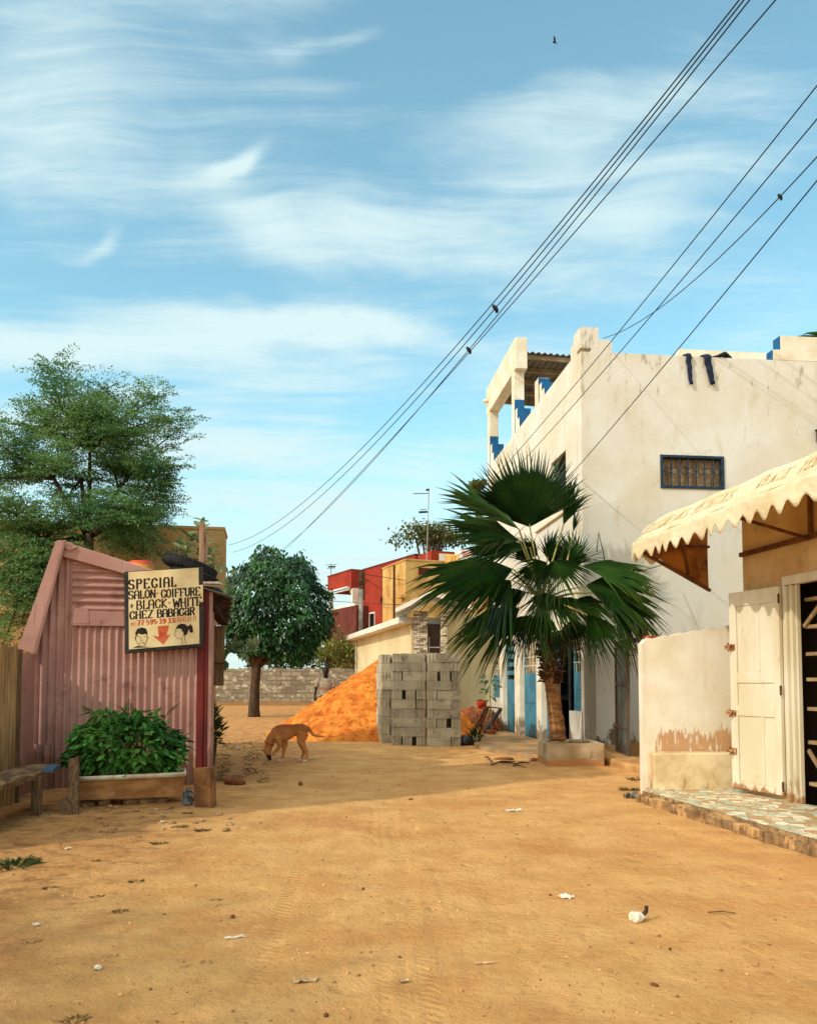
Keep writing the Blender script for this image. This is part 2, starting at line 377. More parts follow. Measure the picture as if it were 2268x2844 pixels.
BLUEP = mat('blue_paint', BLUE, srgb(26,78,122), 6, rough=.65, c3=srgb(220,214,196), s3=6, lo3=.66, hi3=.7, a3=.8)
TEAL = mat('teal_door_paint', srgb(62,126,146), srgb(46,104,126), 2.2, rough=.55, spec=.35, bump=.003, bscale=30,
           c3=srgb(96,140,150), s3=3.0, lo3=.52, hi3=.75, a3=.6, extra=stains(srgb(66,84,82), -.1, .9, 6, .62, (1,1,.4), .7))
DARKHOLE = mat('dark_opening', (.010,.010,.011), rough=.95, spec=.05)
BLACKIRON = mat('dark_iron', srgb(40,44,48), srgb(28,28,28), 20, rough=.6, spec=.4)
RUST = mat('rusty_iron', srgb(96,52,30), srgb(60,36,24), 20, rough=.85, bump=.002, bscale=60)
CURTAIN = mat('faded_curtain', srgb(186,150,100), srgb(110,84,54), 12, rough=.9, stretch=(1,1,.2), bump=.01, bscale=22)
CONC = mat('raw_concrete', srgb(178,160,128), srgb(150,126,92), 3.5, rough=.92, spec=.12, bump=.010, bscale=22,
           c3=srgb(92,68,44), s3=5, lo3=.58, hi3=.68, a3=.7, extra=stains(srgb(168,116,64), -.02, .25, 6, .5, (1,1,1), .8))
WOODOLD = mat('weathered_wood', srgb(128,98,66), srgb(88,64,42), 6, rough=.9, stretch=(6,6,.7), bump=.004, bscale=40)

# ------------------------------------------------------------------ white two storey building
C0 = Vector((3.216, 14.5, 0)); BA = math.atan(.106)
U = Vector((-math.sin(BA), math.cos(BA), 0)); V = Vector((math.cos(BA), math.sin(BA), 0))
def bl(p): q = Vector(p)-C0; return Vector((q.dot(V), q.dot(U), q.z))
def lt(px, py=1700): return bl(hit(px, py, C0, V))            # left facade: .y = distance along the street, .z height
def ft(px, py=1200): return bl(hit(px, py, C0, U))            # front facade: .x distance to the right, .z height
T1 = 8.5; XW = 9.0; ZP = 7.60; ZF = 7.53; TH = .20
wb = thing('white_building', 'two storey whitewashed concrete building with sheet metal roof terrace and blue stepped trim', 'building', C0, BA)
a = MB()
# front wall with its window hole
w0 = ft(1832, 1263); w1 = ft(2010, 1360); wx0, wx1, wz1, wz0 = w0.x, w1.x, w0.z, w1.z
a.box((0,0,-.3), (wx0,TH,ZF)); a.box((wx1,0,-.3), (XW,TH,ZF)); a.box((wx0,0,-.3), (wx1,TH,wz0)); a.box((wx0,0,wz1), (wx1,TH,ZF))
# upper left wall with the tall shuttered opening
lw0, lw1, lz0, lz1 = .98, 2.0, 4.85, 5.95
a.box((0,TH,2.55), (TH,lw0,ZP)); a.box((0,lw1,2.55), (TH,T1,ZP)); a.box((0,lw0,2.55), (TH,lw1,lz0)); a.box((0,lw0,lz1), (TH,lw1,ZP))
a.box((XW-TH,TH,-.3), (XW,T1-TH,ZF)); a.box((0,T1-TH,-.3), (XW,T1,ZP-.004))
a.box((TH,TH,6.5), (XW-TH,T1-TH,6.68))                      # terrace slab
a.build('wall', LIME, wb)
a = MB(); a.box((-.06,.75,4.70), (-.002,3.2,4.80)); a.build('ledge', LIMEP, wb, bevel=.01)
# parapet pieces
def lz(px, py, t): return bl(P(px, py, (C0+U*t).y)).z
a = MB(); a.box((-.001,-.001,ZP+.001), (.35,.42,8.0)); a.box((.352,0,ZF+.001), (.60,TH,7.77)); a.box((-.001,.422,ZP+.001), (TH,.60,7.86)); a.box((TH+.002,.0005,ZF+.001),(.35,.42,ZP))
a.build('corner_merlon', LIME, wb)
# columns and stepped merlons
def merlon(t0, zc, steps, zt, nm='stepped_merlon'):
    a = MB(); a.box((0,t0,ZP+.002), (.26,t0+.30,zt)); d = t0
    for k, z in enumerate(steps): a.box((.02+.002*k,d-.20,ZP+.002), (.28+.09*(k+1),d-.001,z)); d -= .20
    o = a.build(nm, LIMEP, wb, bevel=.008)
    b = MB(); b.box((.004,t0-.006,ZP+.01), (.256,t0-.002,zc)); d = t0
    for k, z in enumerate(steps):
        b.box((.024+.002*k,d-.206,ZP+.004), (.276+.09*(k+1),d-.2015,z-.004)); d -= .20
    b.build('blue_face', BLUEP, o)
merlon(2.95, 8.17, (8.0, 7.80), 8.18)
merlon(5.18, 8.48, (8.2, 7.9), 9.22, 'roof_column')
merlon(8.18, 8.48, (8.2, 7.9), 9.22, 'roof_column')
a = MB(); a.box((-.003,5.0,9.22), (.30,8.62,10.02)); a.build('roof_beam', LIMEP, wb, bevel=.012)
a = MB(); a.tube([(-.02,8.40,9.6),(-.14,8.40,9.58)], .06, 10); a.build('spout', LIMEP, wb)
rf = MB(); rf.corr((.304,5.25,9.76), (1,0,-.04), (0,1,-.035), (0,.0,1), 3.62, 0, 3.25, .16, .022, 0)
rfo = rf.build('roof_sheet', GREYROOF, wb, smooth=True); sd_ = rfo.modifiers.new('thick', 'SOLIDIFY'); sd_.thickness = .004
a = MB()
for k in range(5):
    y = 5.36+k*.74; a.beam((.302,y,9.67-.026*k), (3.9,y,9.53-.026*k), .06, .11)
a.build('purlin', PURLIN, wb)
for y in (5.4, 8.2): a = MB(); a.box((3.62,y-.1,6.68), (3.84,y+.1,9.4)); a.build('rear_column', LIMEP, wb)
# parapets further back on the right
r0 = ft(2137).x; r1 = ft(2172).x
a = MB(); a.box((r1,-.003,ZF+.002), (XW,.24,8.02)); a.build('end_merlon', LIMEP, wb, bevel=.01)
a = MB(); a.box((r0+.1,-.002,ZF+.002), (r1-.002,.22,7.74)); a.build('low_merlon', LIMEP, wb, bevel=.01)
a = MB(); a.box((r1-.005,-.001,7.744), (r1-.001,.236,8.016)); a.box((r0+.094,0,ZF+.006), (r0+.0985,.216,7.736)); a.build('blue_edge', BLUEP, wb)
a = MB(); q0 = bl(P(1905, 950, 18.5)); q1 = bl(P(2140, 950, 18.8)); a.box((q0.x,4.0,6.68), (q1.x+.3,4.2,q0.z)); a.build('stair_wall', LIMEP, wb)
# window of the upper floor
win = MB(); e = .05
for bx in (((wx0,-.03,wz0),(wx0+e,.05,wz1)), ((wx1-e,-.03,wz0),(wx1,.05,wz1)), ((wx0+e,-.028,wz0),(wx1-e,.05,wz0+e)), ((wx0+e,-.028,wz1-e),(wx1-e,.05,wz1))): win.box(*bx)
FRM = mat('navy_window_paint', srgb(36,58,78), srgb(26,40,52), 9, rough=.6, c3=srgb(110,170,190), s3=7, lo3=.68, hi3=.72)
wo = win.build('window', FRM, wb, bevel=.004)
gr = MB(); nb = 7
for k in range(1, nb): x = wx0+e+(wx1-wx0-2*e)*k/nb; gr.box((x-.009,-.012,wz0+e), (x+.009,.006,wz1-e))
zm = (wz0+wz1)/2+.02
for k in range(nb):
    xc = wx0+e+(wx1-wx0-2*e)*(k+.5)/nb; r = .068; sgn = 1 if k % 2 else -1
    arc = [(xc+sgn*(-.012)+r*math.cos(q)*sgn, -.004, zm+r*math.sin(q)) for q in np.linspace(-2.5, 2.5, 15)]
    arc += [(xc+sgn*(-.045), -.004, zm+.025)]; arc.insert(0, (xc+sgn*(-.045), -.004, zm-.025)); gr.tube(arc, .008, 6)
gr.build('grille', FRM, wo)
a = MB(); a.box((wx0+e,.10,wz0+e), (wx1-e,.11,wz1-e)); a.build('curtain', mat('window_curtain', srgb(150,126,92), srgb(112,88,60), 5, rough=.8, stretch=(3,3,.5), bump=.01, bscale=10), wo)
# shuttered opening on the street side
a = MB(); a.box((.16,lw0,lz0), (.19,lw1,lz1)); so = a.build('dark_window', DARKHOLE, wb)
a = MB()
for k in range(14): z = lz0+.04+k*.078; a.beam((.07,lw0,z), (.07,lw1,z), .05, .008, (.5,0,1))
a.build('louvre', BLACKIRON, so)
# ground floor of the street front: pilasters, doors, windows
def seg(x0, x1): return lt(x0).y, lt(x1).y           # larger pixel = nearer = smaller t
zt = 2.40
pil = [(1349,1358), (1388,1396), (1429,1443), (1489,1503), (1618,1622)]
for (x0, x1) in pil:
    t1, t0 = seg(x0, x1); a = MB(); a.box((-.02,max(t0,.0),-.2), (.22,t1,2.548)); a.build('pilaster', LIMEP, wb, bevel=.006)
a = MB(); a.box((.004,TH,zt), (TH-.004,8.3,2.548)); a.build('lintel', LIMEP, wb)
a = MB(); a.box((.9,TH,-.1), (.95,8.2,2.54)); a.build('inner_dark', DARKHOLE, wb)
def opening(x0, x1, zlow, zmid, kind, grid=True):
    t1, t0 = seg(x0, x1); a = MB(); y0, y1 = t0+.004, t1-.004; xd = .10
    if zlow > .2:
        s = MB(); s.box((.0,y0,-.2), (.16,y1,zlow-.002)); s.build('sill_wall', LIME, wb)
    a.box((xd,y0,zlow), (xd+.04,y1,zmid))
    a.box((xd-.012,y0+.06,zlow+.07), (xd-.001,y1-.06,zlow+(zmid-zlow)*.5)); a.box((xd-.012,y0+.06,zlow+(zmid-zlow)*.55), (xd-.001,y1-.06,zmid-.06))
    a.box((xd,y0,zmid), (xd+.04,y0+.05,zt)); a.box((xd,y1-.05,zmid), (xd+.04,y1,zt)); a.box((xd,y0+.05,zt-.05), (xd+.04,y1-.05,zt))
    if kind == 'slots':
        z = zmid+.02
        while z < zt-.12: a.box((xd+.002,y0+.05,z+.10), (xd+.038,y1-.05,z+.21)); z += .21
    o = a.build('door' if zlow < .2 else 'window', TEAL, wb, bevel=.004)
    if kind == 'grille':
        g_ = MB(); n = max(3, int((y1-y0)/.13))
        for k in range(1, n): y = y0+(y1-y0)*k/n; g_.tube([(xd+.01,y,zmid),(xd+.01,y,zt-.05)], .007, 5)
        for z in (zmid+.18, zmid+.38): g_.tube([(xd,y0+.04,z),(xd,y1-.04,z)], .012, 5)
        g_.build('grille', LIMEP, o)
        c_ = MB(); nn = 24; pts = []
        for k in range(nn+1):
            y = y0+.1+(y1-y0-.25)*k/nn; pts.append((xd+.09+.02*math.sin(k*1.9), y))
        for k in range(nn):
            if k % 7 == 3: continue
            zl = zmid+.02+.10*abs(math.sin(k*2.3)); c_.add([(pts[k][0],pts[k][1],zl),(pts[k+1][0],pts[k+1][1],zl),(pts[k+1][0],pts[k+1][1],zt-.05),(pts[k][0],pts[k][1],zt-.05)], [(0,1,2,3)])
        c_.build('curtain', CURTAIN, o)
    return o
opening(1358, 1388, .92, 1.55, 'grille')
d1 = opening(1396, 1429, .02, 1.42, 'slots')
d2 = opening(1443, 1489, .02, 1.55, 'grille')
opening(1503, 1536, .02, 2.2, 'none')
opening(1577, 1618, .80, 1.55, 'grille')
# leaf of the open entrance standing out into the yard
t1, t0 = seg(1536, 1577)
a = MB(); a.box((.012,t0+.02,.03), (.052,t0+.06,2.35)); a.build('door_jamb', BLACKIRON, wb)

# jeans and a dark cloth thrown over the parapet
JEAN = mat('navy_denim', srgb(24,34,52), srgb(34,46,66), 12, rough=.9, bump=.004, bscale=60)
jn = thing('jeans', 'navy jeans drying with both legs hung over the white parapet', 'jeans', C0, BA)
def leg(x0t, x0b, wt, zb):
    a = MB(); pts = []; rr = []
    n = 12
    for k in range(n+1):
        s = k/n; z = ZF+.01-(ZF-zb)*s; pts.append((x0t+(x0b-x0t)*s+.008*math.sin(k*1.7), -.055-.008*math.sin(k*1.3), z)); rr.append((wt*(1-.42*s)+.003*math.sin(k*2.4), .022+.006*math.sin(k)))
    pts.insert(0, (x0t, .05, ZF+.035)); rr.insert(0, (wt, .025)); pts.insert(0, (x0t, .16, ZF+.03)); rr.insert(0, (wt, .02))
    a.tube(pts, rr, 10, flat=(1,0,0)); return a.build('trouser_leg', JEAN, jn, smooth=True, jitter=.006, jscale=7)
j0 = ft(1912).x; leg(ft(1911).x, ft(1917).x, .062, ft(1917,1072).z); leg(ft(1962).x, ft(1977).x, .085, ft(1977,1072).z)
a = MB(); x0 = ft(1978).x; x1 = ft(2040).x; n = 18
pts = [(x0+(x1-x0)*k/n, .06, ZF+.02+.075*max(0,1-abs(k/n-.62)/.38)) for k in range(n+1)]
a.tube(pts, [(.10*math.sin(math.pi*(k+.6)/(n+1.2))+.02,.008+.022*math.sin(math.pi*k/n)) for k in range(n+1)], 10, flat=(0,1,0))
ck = a.build('dark_cloth', mat('slate_cloth', srgb(64,74,88), srgb(40,48,58), 7, rough=.9), None, smooth=True, loc=C0, rotz=BA, jitter=.012, jscale=9)
tag(ck, 'crumpled slate grey garment lying on top of the white parapet right of the jeans', 'garment')
# lantern at the right edge of the front wall
lp = bl(hit(2264, 1215, C0, U))
ln = thing('wall_lantern', 'small dark wall lantern on the white building at the right picture edge', 'lantern', C0, BA)
a = MB(); a.box((lp.x-.03,-.22,lp.z-.12), (lp.x+.10,-.06,lp.z+.10)); a.box((lp.x-.05,-.24,lp.z+.10), (lp.x+.12,-.04,lp.z+.13)); a.build('body', BLACKIRON, ln, bevel=.01)
a = MB(); a.box((lp.x+.02,-.06,lp.z-.02), (lp.x+.06,.0,lp.z+.04)); a.build('bracket', RUST, ln)

# porch slab before the doors
a = MB(); pp = [G(1330,2046), G(1300,2062), G(1330,2085), G(1420,2098), G(1508,2112)]
pts = [Vector((p.x, p.y, -.12)) for p in pp]+[C0+V*.0+Vector((0,-.4,-.12)), C0+V*.03+Vector((0,0,-.12)), C0+U*8.3+V*.03+Vector((0,0,-.12))]
a.prism(pts, (0,0,.19)); po = a.build('porch_slab', mat('porch_cement', srgb(160,134,98), srgb(132,106,74), 2, rough=.92, bump=.01, bscale=20, c3=srgb(192,140,84), s3=1.6, lo3=.45, hi3=.65), jitter=.03, jscale=4)
tag(po, kind='structure')
# concrete tub at the palm
pt = thing('concrete_planter', 'low rough concrete planter box around the foot of the palm', 'planter', (2.22,12.75,0))
a = MB(); wq, dq, hq, tq = .92, .95, .37, .09
a.box((0,0,-.1), (wq,tq,hq)); a.box((0,dq-tq,-.1), (wq,dq,hq)); a.box((0,tq,-.1), (tq,dq-tq,hq)); a.box((wq-tq,tq,-.1), (wq,dq-tq,hq)); a.build('tub_wall', CONC, pt, bevel=.015, jitter=.012, jscale=8)
a = MB(); a.box((tq,tq,-.1), (wq-tq,dq-tq,hq-.05)); a.build('soil', mat('dry_soil', srgb(120,84,50), srgb(84,56,34), 9, rough=.95, bump=.02, bscale=20), pt)
# ------------------------------------------------------------------ gate and yard wall between the buildings
gt = thing('metal_gate', 'grey sheet metal yard gate standing open beside the white building', 'gate', (0,0,0))
GATE = mat('grey_gate_paint', srgb(104,106,96), srgb(82,82,74), 3, rough=.6, spec=.35, extra=stains(srgb(70,58,44), 0, .8, 6, .6))
p0 = Vector((3.74,14.28,0)); p1 = Vector((3.67,13.26,0)); d = (p1-p0).normalized(); nn = Vector((-d.y, d.x, 0))
a = MB(); a.prism([p0+nn*0+Vector((0,0,.06)), p1+Vector((0,0,.06)), p1+Vector((0,0,2.02)), p0+Vector((0,0,2.02))], nn*.03)
lf = a.build('gate_leaf', GATE, gt)
a = MB()
for z in (.10, .58, 1.32, 1.98): a.beam(p0+d*.03+Vector((0,0,z))-nn*.014, p1-d*.03+Vector((0,0,z))-nn*.014, .03, .05)
for q in (p0+d*.02, p1-d*.02): a.beam(q+Vector((0,0,.062))-nn*.012, q+Vector((0,0,2.018))-nn*.012, .034, .045)
a.build('rail', mat('gate_rail', srgb(112,78,50), srgb(80,76,68), 5, rough=.7), lf)
a = MB(); a.box((3.76,12.86,0), (3.83,12.93,2.02)); a.beam((3.795,12.90,2.05), (3.77,14.4,2.05), .07, .07); a.build('gate_frame', mat('gate_frame_paint', srgb(98,84,70), srgb(72,58,46), 6, rough=.75), gt)
yw = thing('yard_wall', 'limewashed low yard wall with peeled orange band above the low bench', 'wall', (0,0,0))
def peel(n, pos, c):
    s = n.sep(pos); z = s[2]; x = s[0]
    band = n.math('MULTIPLY', n.range(z, .42, 1.15, .30, -.09), 1.0)
    side = n.math('MULTIPLY', n.range(x, 2.83, 3.0, -.5, 0), 1.0)
    k = n.range(n.math('ADD', n.math('ADD', n.math('ADD', n.math('MULTIPLY', n.noise(n.map(pos, (2.2,2.2,.6)), 3.0, 9, .75), .62), n.math('MULTIPLY', n.noise(n.map(pos, (7,7,1.3)), 4.0, 6, .7), .40)), band), side), .60, .66)
    k = n.math('MULTIPLY', k, n.range(n.noise(n.map(pos, (9,9,1.6)), 3.0, 6, .7), .63, .55))
    return n.mix(n.math('MULTIPLY', k, .85), c, n.mix(n.noise(pos, 9, 5), srgb(194,142,86), srgb(158,110,66)))
YW = mat('yard_limewash', srgb(226,220,202), srgb(214,202,176), 2.0, rough=.9, spec=.15, bump=.004, bscale=18,
         extra=chain(lambda n, pos, c: n.mix(n.math('MULTIPLY', n.range(n.noise(n.map(pos, (2,2,.3)), 2.5, 7, .65), .52, .72), .5), c, srgb(198,176,138)), peel))
a = MB(); n = 16; top = []
for k in range(n+1):
    x = 2.80+1.06*k/n; top.append((x, 1.86+.17*k/n+.012*math.sin(k*2.1)+(-.05 if k == 0 else 0)))
a.prism([(2.80,9.5,-.2)]+[(3.86,9.5,-.2)]+[(x,9.5,z) for x, z in reversed(top)], (0,.16,0))
a.build('front_panel', YW, yw, jitter=.008, jscale=5)
a = MB(); a.box((3.80,9.67,-.2), (3.94,12.84,1.95)); a.build('return_panel', YW, yw)
a = MB(); a.box((2.86,9.53,1.862), (2.98,9.63,1.91), Matrix.Rotation(.3,3,'Z')); a.build('brick_stub', mat('brick_red', srgb(176,96,66), srgb(140,70,48), 9), yw, bevel=.006)
a = MB()
for x, dx, h in ((2.85,-.02,.10), (2.89,.015,.08), (2.99,.03,.07), (3.02,.05,.08)): a.tube([(x,9.58,1.84),(x+dx*.4,9.58,1.87+h*.6),(x+dx,9.575,1.87+h)], .006, 5)
a.build('rebar', RUST, yw)
lb = MB(); lb.box((2.85,9.26,-.05), (3.78,9.494,.525)); lbo = lb.build('concrete_bench', mat('bench_render', srgb(218,198,156), srgb(190,162,116), 3, rough=.9, bump=.008, bscale=20, extra=stains(srgb(160,126,84), -.1, .8, 6, .70)), bevel=.018, jitter=.008, jscale=6)
tag(lbo, 'low rendered concrete block bench against the peeling yard wall', 'bench')
kb = MB(); pts = [G(1668,2092), G(1672,2122), G(1730,2140), G(1800,2152), G(1800,2132), G(1755,2118), G(1706,2100)]
kb.prism([Vector((p.x,p.y,-.1)) for p in pts], (0,0,.22)); ko = kb.build('gate_kerb', mat('kerb_cement', srgb(196,152,96), srgb(168,122,70), 4, rough=.95, bump=.012, bscale=22), bevel=.04, jitter=.03, jscale=4); tag(ko, kind='structure')

# ------------------------------------------------------------------ shop on the right
Q = Vector((3.82, 9.0, 0)); SA = math.atan2(-.985, .173)
sh = thing('shop', 'cream rendered shop with worn white timber doors standing open', 'shop', Q, SA)
SHOPW = mat('shop_render', srgb(214,184,134), srgb(186,150,100), 1.6, rough=.9, spec=.15, bump=.010, bscale=16,
            c3=srgb(120,88,54), s3=2.2, lo3=.58, hi3=.70, a3=.65)
x0, x1, zd = .90, 1.86, 2.36
a = MB(); a.box((0,0,-.2), (.70,.2,3.5)); a.box((x1+.05,0,-.2), (5.5,.2,3.5)); a.box((.70,0,zd+.10), (x1+.05,.2,3.5))
a.box((0,.2,-.2), (.2,4.2,3.498)); a.box((5.3,.2,-.2), (5.5,4.2,3.498)); a.box((.2,4.0,-.2), (5.3,4.2,3.496)); a.box((.2,.2,3.36), (5.3,4.0,3.495)); a.build('wall', SHOPW, sh)
WHT = mat('worn_white_door', srgb(212,204,182), srgb(198,186,154), 3, rough=.7, spec=.3, stretch=(1,1,.35), bump=.0025, bscale=30,
          c3=srgb(150,112,66), s3=5, lo3=.60, hi3=.70, a3=.6, extra=stains(srgb(150,104,60), .1, .45, 8, .70))
fr = MB()
fr.box((.702,-.012,.12), (.75,.04,zd)); fr.box((.754,-.03,.12), (.785,.04,zd-.01)); fr.box((.789,.005,.12), (.835,.05,zd)); fr.box((.838,-.018,.12), (.868,.045,zd-.01)); fr.box((.871,.015,.12), (.90,.06,zd))
fr.box((.702,-.01,zd+.002), (x1+.04,.08,zd+.098)); fr.box((x1,-.01,.12), (x1+.048,.08,zd))
fr.build('door_frame', WHT, sh, bevel=.004)
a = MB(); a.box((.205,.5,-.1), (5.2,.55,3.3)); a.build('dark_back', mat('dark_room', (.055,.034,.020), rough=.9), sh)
shl = MB(); SHW = mat('shelf_wood', srgb(160,134,98), srgb(122,98,68), 5, rough=.8)
for z in (.30, .72, 1.06, 1.36, 1.62, 1.90, 2.18): shl.box((.905,.10,z), (x1-.02,.42,z+.035))
shl.beam((.91,.085,1.92), (1.5,.085,2.40), .02, .04); shl.beam((.93,.085,.66), (1.4,.085,.16), .02, .04)
shl.build('shelf', SHW, sh)
# open leaf
h0 = Vector((3.93,8.31,0)); h1 = Vector((3.685,9.0,0)); lx = (h1-h0); LW = lx.length; la = math.atan2(lx.y, lx.x)
qm = Matrix.Rotation(SA, 4, 'Z'); hl = qm.inverted()@(h0-Q)
dl = MB(); zb, ztop = .17, 2.36; th = .045
def zz(py): return ztop-(py-90)/1860.0*(ztop-zb)
def xx(px): return LW*(1-(px-75)/445.0)
dl.box((xx(140),0,zb), (LW,th,ztop)); dl.box((0,0,zb), (xx(465),th,ztop))
for a0, a1 in ((90,225), (855,955), (1165,1265), (1885,1950)): dl.box((xx(465)+.001,.001,zz(a1)), (xx(140)-.001,th-.001,zz(a0)))
dl.box((xx(345),.004,zz(855)+.001), (xx(305),th-.004,zz(225)-.001)); dl.box((xx(370),.004,zz(1885)+.001), (xx(335),th-.004,zz(1265)-.001))
dl.box((xx(465)+.002,.014,zz(1885)), (xx(140)-.002,th-.014,zz(225)))
dl.box((.02,-.012,zb+.01), (LW-.01,-.001,zb+.06))
leaf = dl.build('door_leaf', WHT, sh, bevel=.004, loc=hl, rotz=la-SA)
for py in (610, 1240, 1600):
    a = MB(); z = zz(py); a.box((LW-.085,.046,z-.035), (LW+.012,.062,z+.03)); a.box((LW-.05,.063,z-.025), (LW+.03,.088,z+.022)); a.tube([(LW-.03,.09,z-.05),(LW-.03,.094,z+.05)], .009, 6); a.build('latch', mat('rusted_latch', srgb(176,140,96), srgb(112,56,28), 30, rough=.7, lo=.45, hi=.55), leaf)
for py in (200, 1020, 1870):
    a = MB(); a.tube([(-.006,.05,zz(py)-.05),(-.006,.05,zz(py)+.05)], .011, 7); a.build('hinge', RUST, leaf)
# crazy paved forecourt
def crazy(n, pos, c):
    v = n.new('ShaderNodeTexVoronoi', feature='F1'); v.inputs['Scale'].default_value = 9.5
    wv = n.map(n.vmath('ADD', pos, n.vmath('MULTIPLY', n.noise(pos, 4, 2, col=True), (.10,.10,0))), (1,.95,0)); n.put(v.inputs['Vector'], wv)
    e = n.new('ShaderNodeTexVoronoi', feature='DISTANCE_TO_EDGE'); e.inputs['Scale'].default_value = 9.5; n.put(e.inputs['Vector'], wv)
    r = n.sep(v.outputs['Color'])
    c = n.mix(n.range(r[0], .25, .45), srgb(204,196,164), srgb(172,186,160)); c = n.mix(n.range(r[1], .6, .72), c, srgb(226,218,190)); c = n.mix(n.range(r[2], .66, .78), c, srgb(178,142,98))
    c = n.mix(n.math('MULTIPLY', n.range(n.noise(pos, 3, 6), .48, .7), .5), c, srgb(206,160,104))
    return n.mix(n.range(e.outputs[0], .02, .05, .85, 0), c, srgb(140,108,72))
TILE = mat('crazy_paving', srgb(200,190,160), None, rough=.5, spec=.4, extra=crazy, bump=.004, bscale=25)
KERB = mat('kerb_tiles', srgb(150,118,80), srgb(110,82,54), 9, rough=.85, bump=.012, bscale=24, c3=srgb(200,158,104), s3=5, lo3=.5, hi3=.62)
fc = MB(); A = G(1783,2196,.12); B = G(2245,2324,.12); dv = (B-A).normalized(); B2 = A+dv*5.2; back = Vector((.985,.173,0))*2.0
outl = [A, B2, B2+back, Vector((3.9,8.4,.12)), Vector((3.8,9.3,.12)), Vector((2.83,9.42,.12))]
fc.cur = 1; fc.prism([Vector((p.x,p.y,-.15)) for p in outl], (0,0,.262)); fc.cur = 0; fc.poly([Vector((p.x,p.y,.116)) for p in outl])
fo = fc.build('shop_forecourt', [TILE, KERB]); tag(fo, kind='structure')
# rough broken edge stones along the forecourt
eb = MB()
for k in range(34):
    p = A+dv*(k*.10+.02)+Vector((-.03-.015*random.random(), 0, 0)); s = .035+.02*random.random()
    eb.box((p.x-s, p.y-.052, -.05), (p.x+.02, p.y+.046, .07+.03*random.random()), Matrix.Rotation(random.uniform(-.1,.1),3,'Z'))
eo = eb.build('forecourt_edging', KERB, bevel=.012, jitter=.015, jscale=9); tag(eo, kind='structure')
# awning
aw = thing('awning', 'cream canvas shop awning with scalloped valance and faded red lettering', 'awning', Q, SA)
CANV = mat('canvas', srgb(232,218,184), srgb(220,200,158), 2.2, rough=.85, spec=.1, bump=.03, bscale=7, trans=.2, c3=srgb(196,148,84), s3=3.0, lo3=.58, hi3=.75, a3=.5)
yF, yB = -.98, -.76; zF, zB, zW = 3.04, 3.30, 3.47; xa, xb = -.72, 4.6
def wob(x, k): return .012*math.sin(x*7+k)+.010*mnoise.noise(Vector((x*3,k,0)))
def gridsurf(mb, fn, nu, nv):
    vs = [fn(i/nu, j/nv) for i in range(nu+1) for j in range(nv+1)]
    mb.add(vs, [(i*(nv+1)+j, (i+1)*(nv+1)+j, (i+1)*(nv+1)+j+1, i*(nv+1)+j+1) for i in range(nu) for j in range(nv)])
rows = [(yF,zF), (yF+.03,zF+.055), ((yF+yB)/2,(zF+zB)/2+.012), (yB-.02,zB-.012), (yB+.05,zB+.03), (-.4,zB+.09), (-.004,zW)]
def canopy(u, v):
    x = xa+(xb-xa)*u; k = v*(len(rows)-1); i = min(int(k), len(rows)-2); f = k-i
    y = rows[i][0]*(1-f)+rows[i+1][0]*f; z = rows[i][1]*(1-f)+rows[i+1][1]*f
    if u < .02: y += 0
    hip = max(0, 1-(x-xa)/.22); z -= hip**2*.20*v*(1-v)*2; xx_ = x+.20*max(0, v-.15)*(hip)
    return (xx_, y, z+wob(x, v*5)*.7+.012*math.cos((x-xa)*2*math.pi/1.1)*math.sin(math.pi*min(1,v*1.6)))
a = MB(); gridsurf(a, canopy, 150, 18); co = a.build('canopy', CANV, aw, smooth=True)
def sol(o, t=.004):
    m_ = o.modifiers.new('thick', 'SOLIDIFY'); m_.thickness = t; m_.offset = 0
sol(co)
def valance(u, v):
    x = xa+(xb-xa)*u;     sc = .15+.115*(.85+.25*mnoise.noise(Vector((x*2.3,7,0))))*(.5+.5*math.cos(2*math.pi*(x-xa+.022*math.sin(5.1*x)+.016*math.sin(11*x+1))/.217))
    return (x, yF-.012+wob(x,9)*v*1.5-.012*v, zF+.004-sc*v+wob(x,3)*.3)
a = MB(); gridsurf(a, valance, 420, 5); sol(a.build('valance', CANV, aw, smooth=True))
def endval(u, v):
    y = yF+.02+(.55)*u; sc = .17+.08*(.5+.5*math.cos(2*math.pi*(y-yF)/.235)); return (xa-.006+.01*math.sin(9*y), y, zF-.0-sc*v-.02*u)
a = MB(); gridsurf(a, endval, 60, 4); sol(a.build('end_valance', CANV, aw, smooth=True))
CANVIN = mat('brown_end_canvas', srgb(196,132,64), srgb(152,92,42), 3, rough=.9, bump=.02, bscale=5, trans=.30, c3=srgb(86,50,24), s3=3, lo3=.5, hi3=.7)
a = MB()
gridsurf(a, lambda u, v: (xa+.03+.008*math.sin(u*9+v*5), yF+.08+(-.02-yF-.08)*u, (zF-.06-.50*u)*(1-v)+(zF+.02+.37*u*1.0)*v), 20, 12)
sol(a.build('end_cheek', CANVIN, aw, smooth=True))
a = MB(); a.beam((xa+.03,yF+.05,zF-.09), (xa+.05,-.01,2.47), .035, .035); a.beam((xa+.05,yF+.06,zF-.02), (xa+.05,-.01,zF-.03), .025, .03); a.beam((xa+.06,-.36,zF-.03), (xa+.06,-.30,2.66), .025, .03)
for x in (1.15, 2.4, 3.6): a.beam((x,yF+.03,zF-.03), (x+.02,-.02,2.78), .028, .028)
a.beam((.01,-.03,2.80), (xb,-.03,2.80), .045, .05); a.beam((xa,yF+.012,zF-.012), (xb,yF+.012,zF-.012), .03, .03)
for x in (1.2, 2.5): a.beam((x,-.03,2.82), (x,-.03,3.4), .03, .04)
a.build('awning_frame', mat('awning_frame_paint', srgb(120,72,40), srgb(84,48,26), 8, rough=.7), aw)

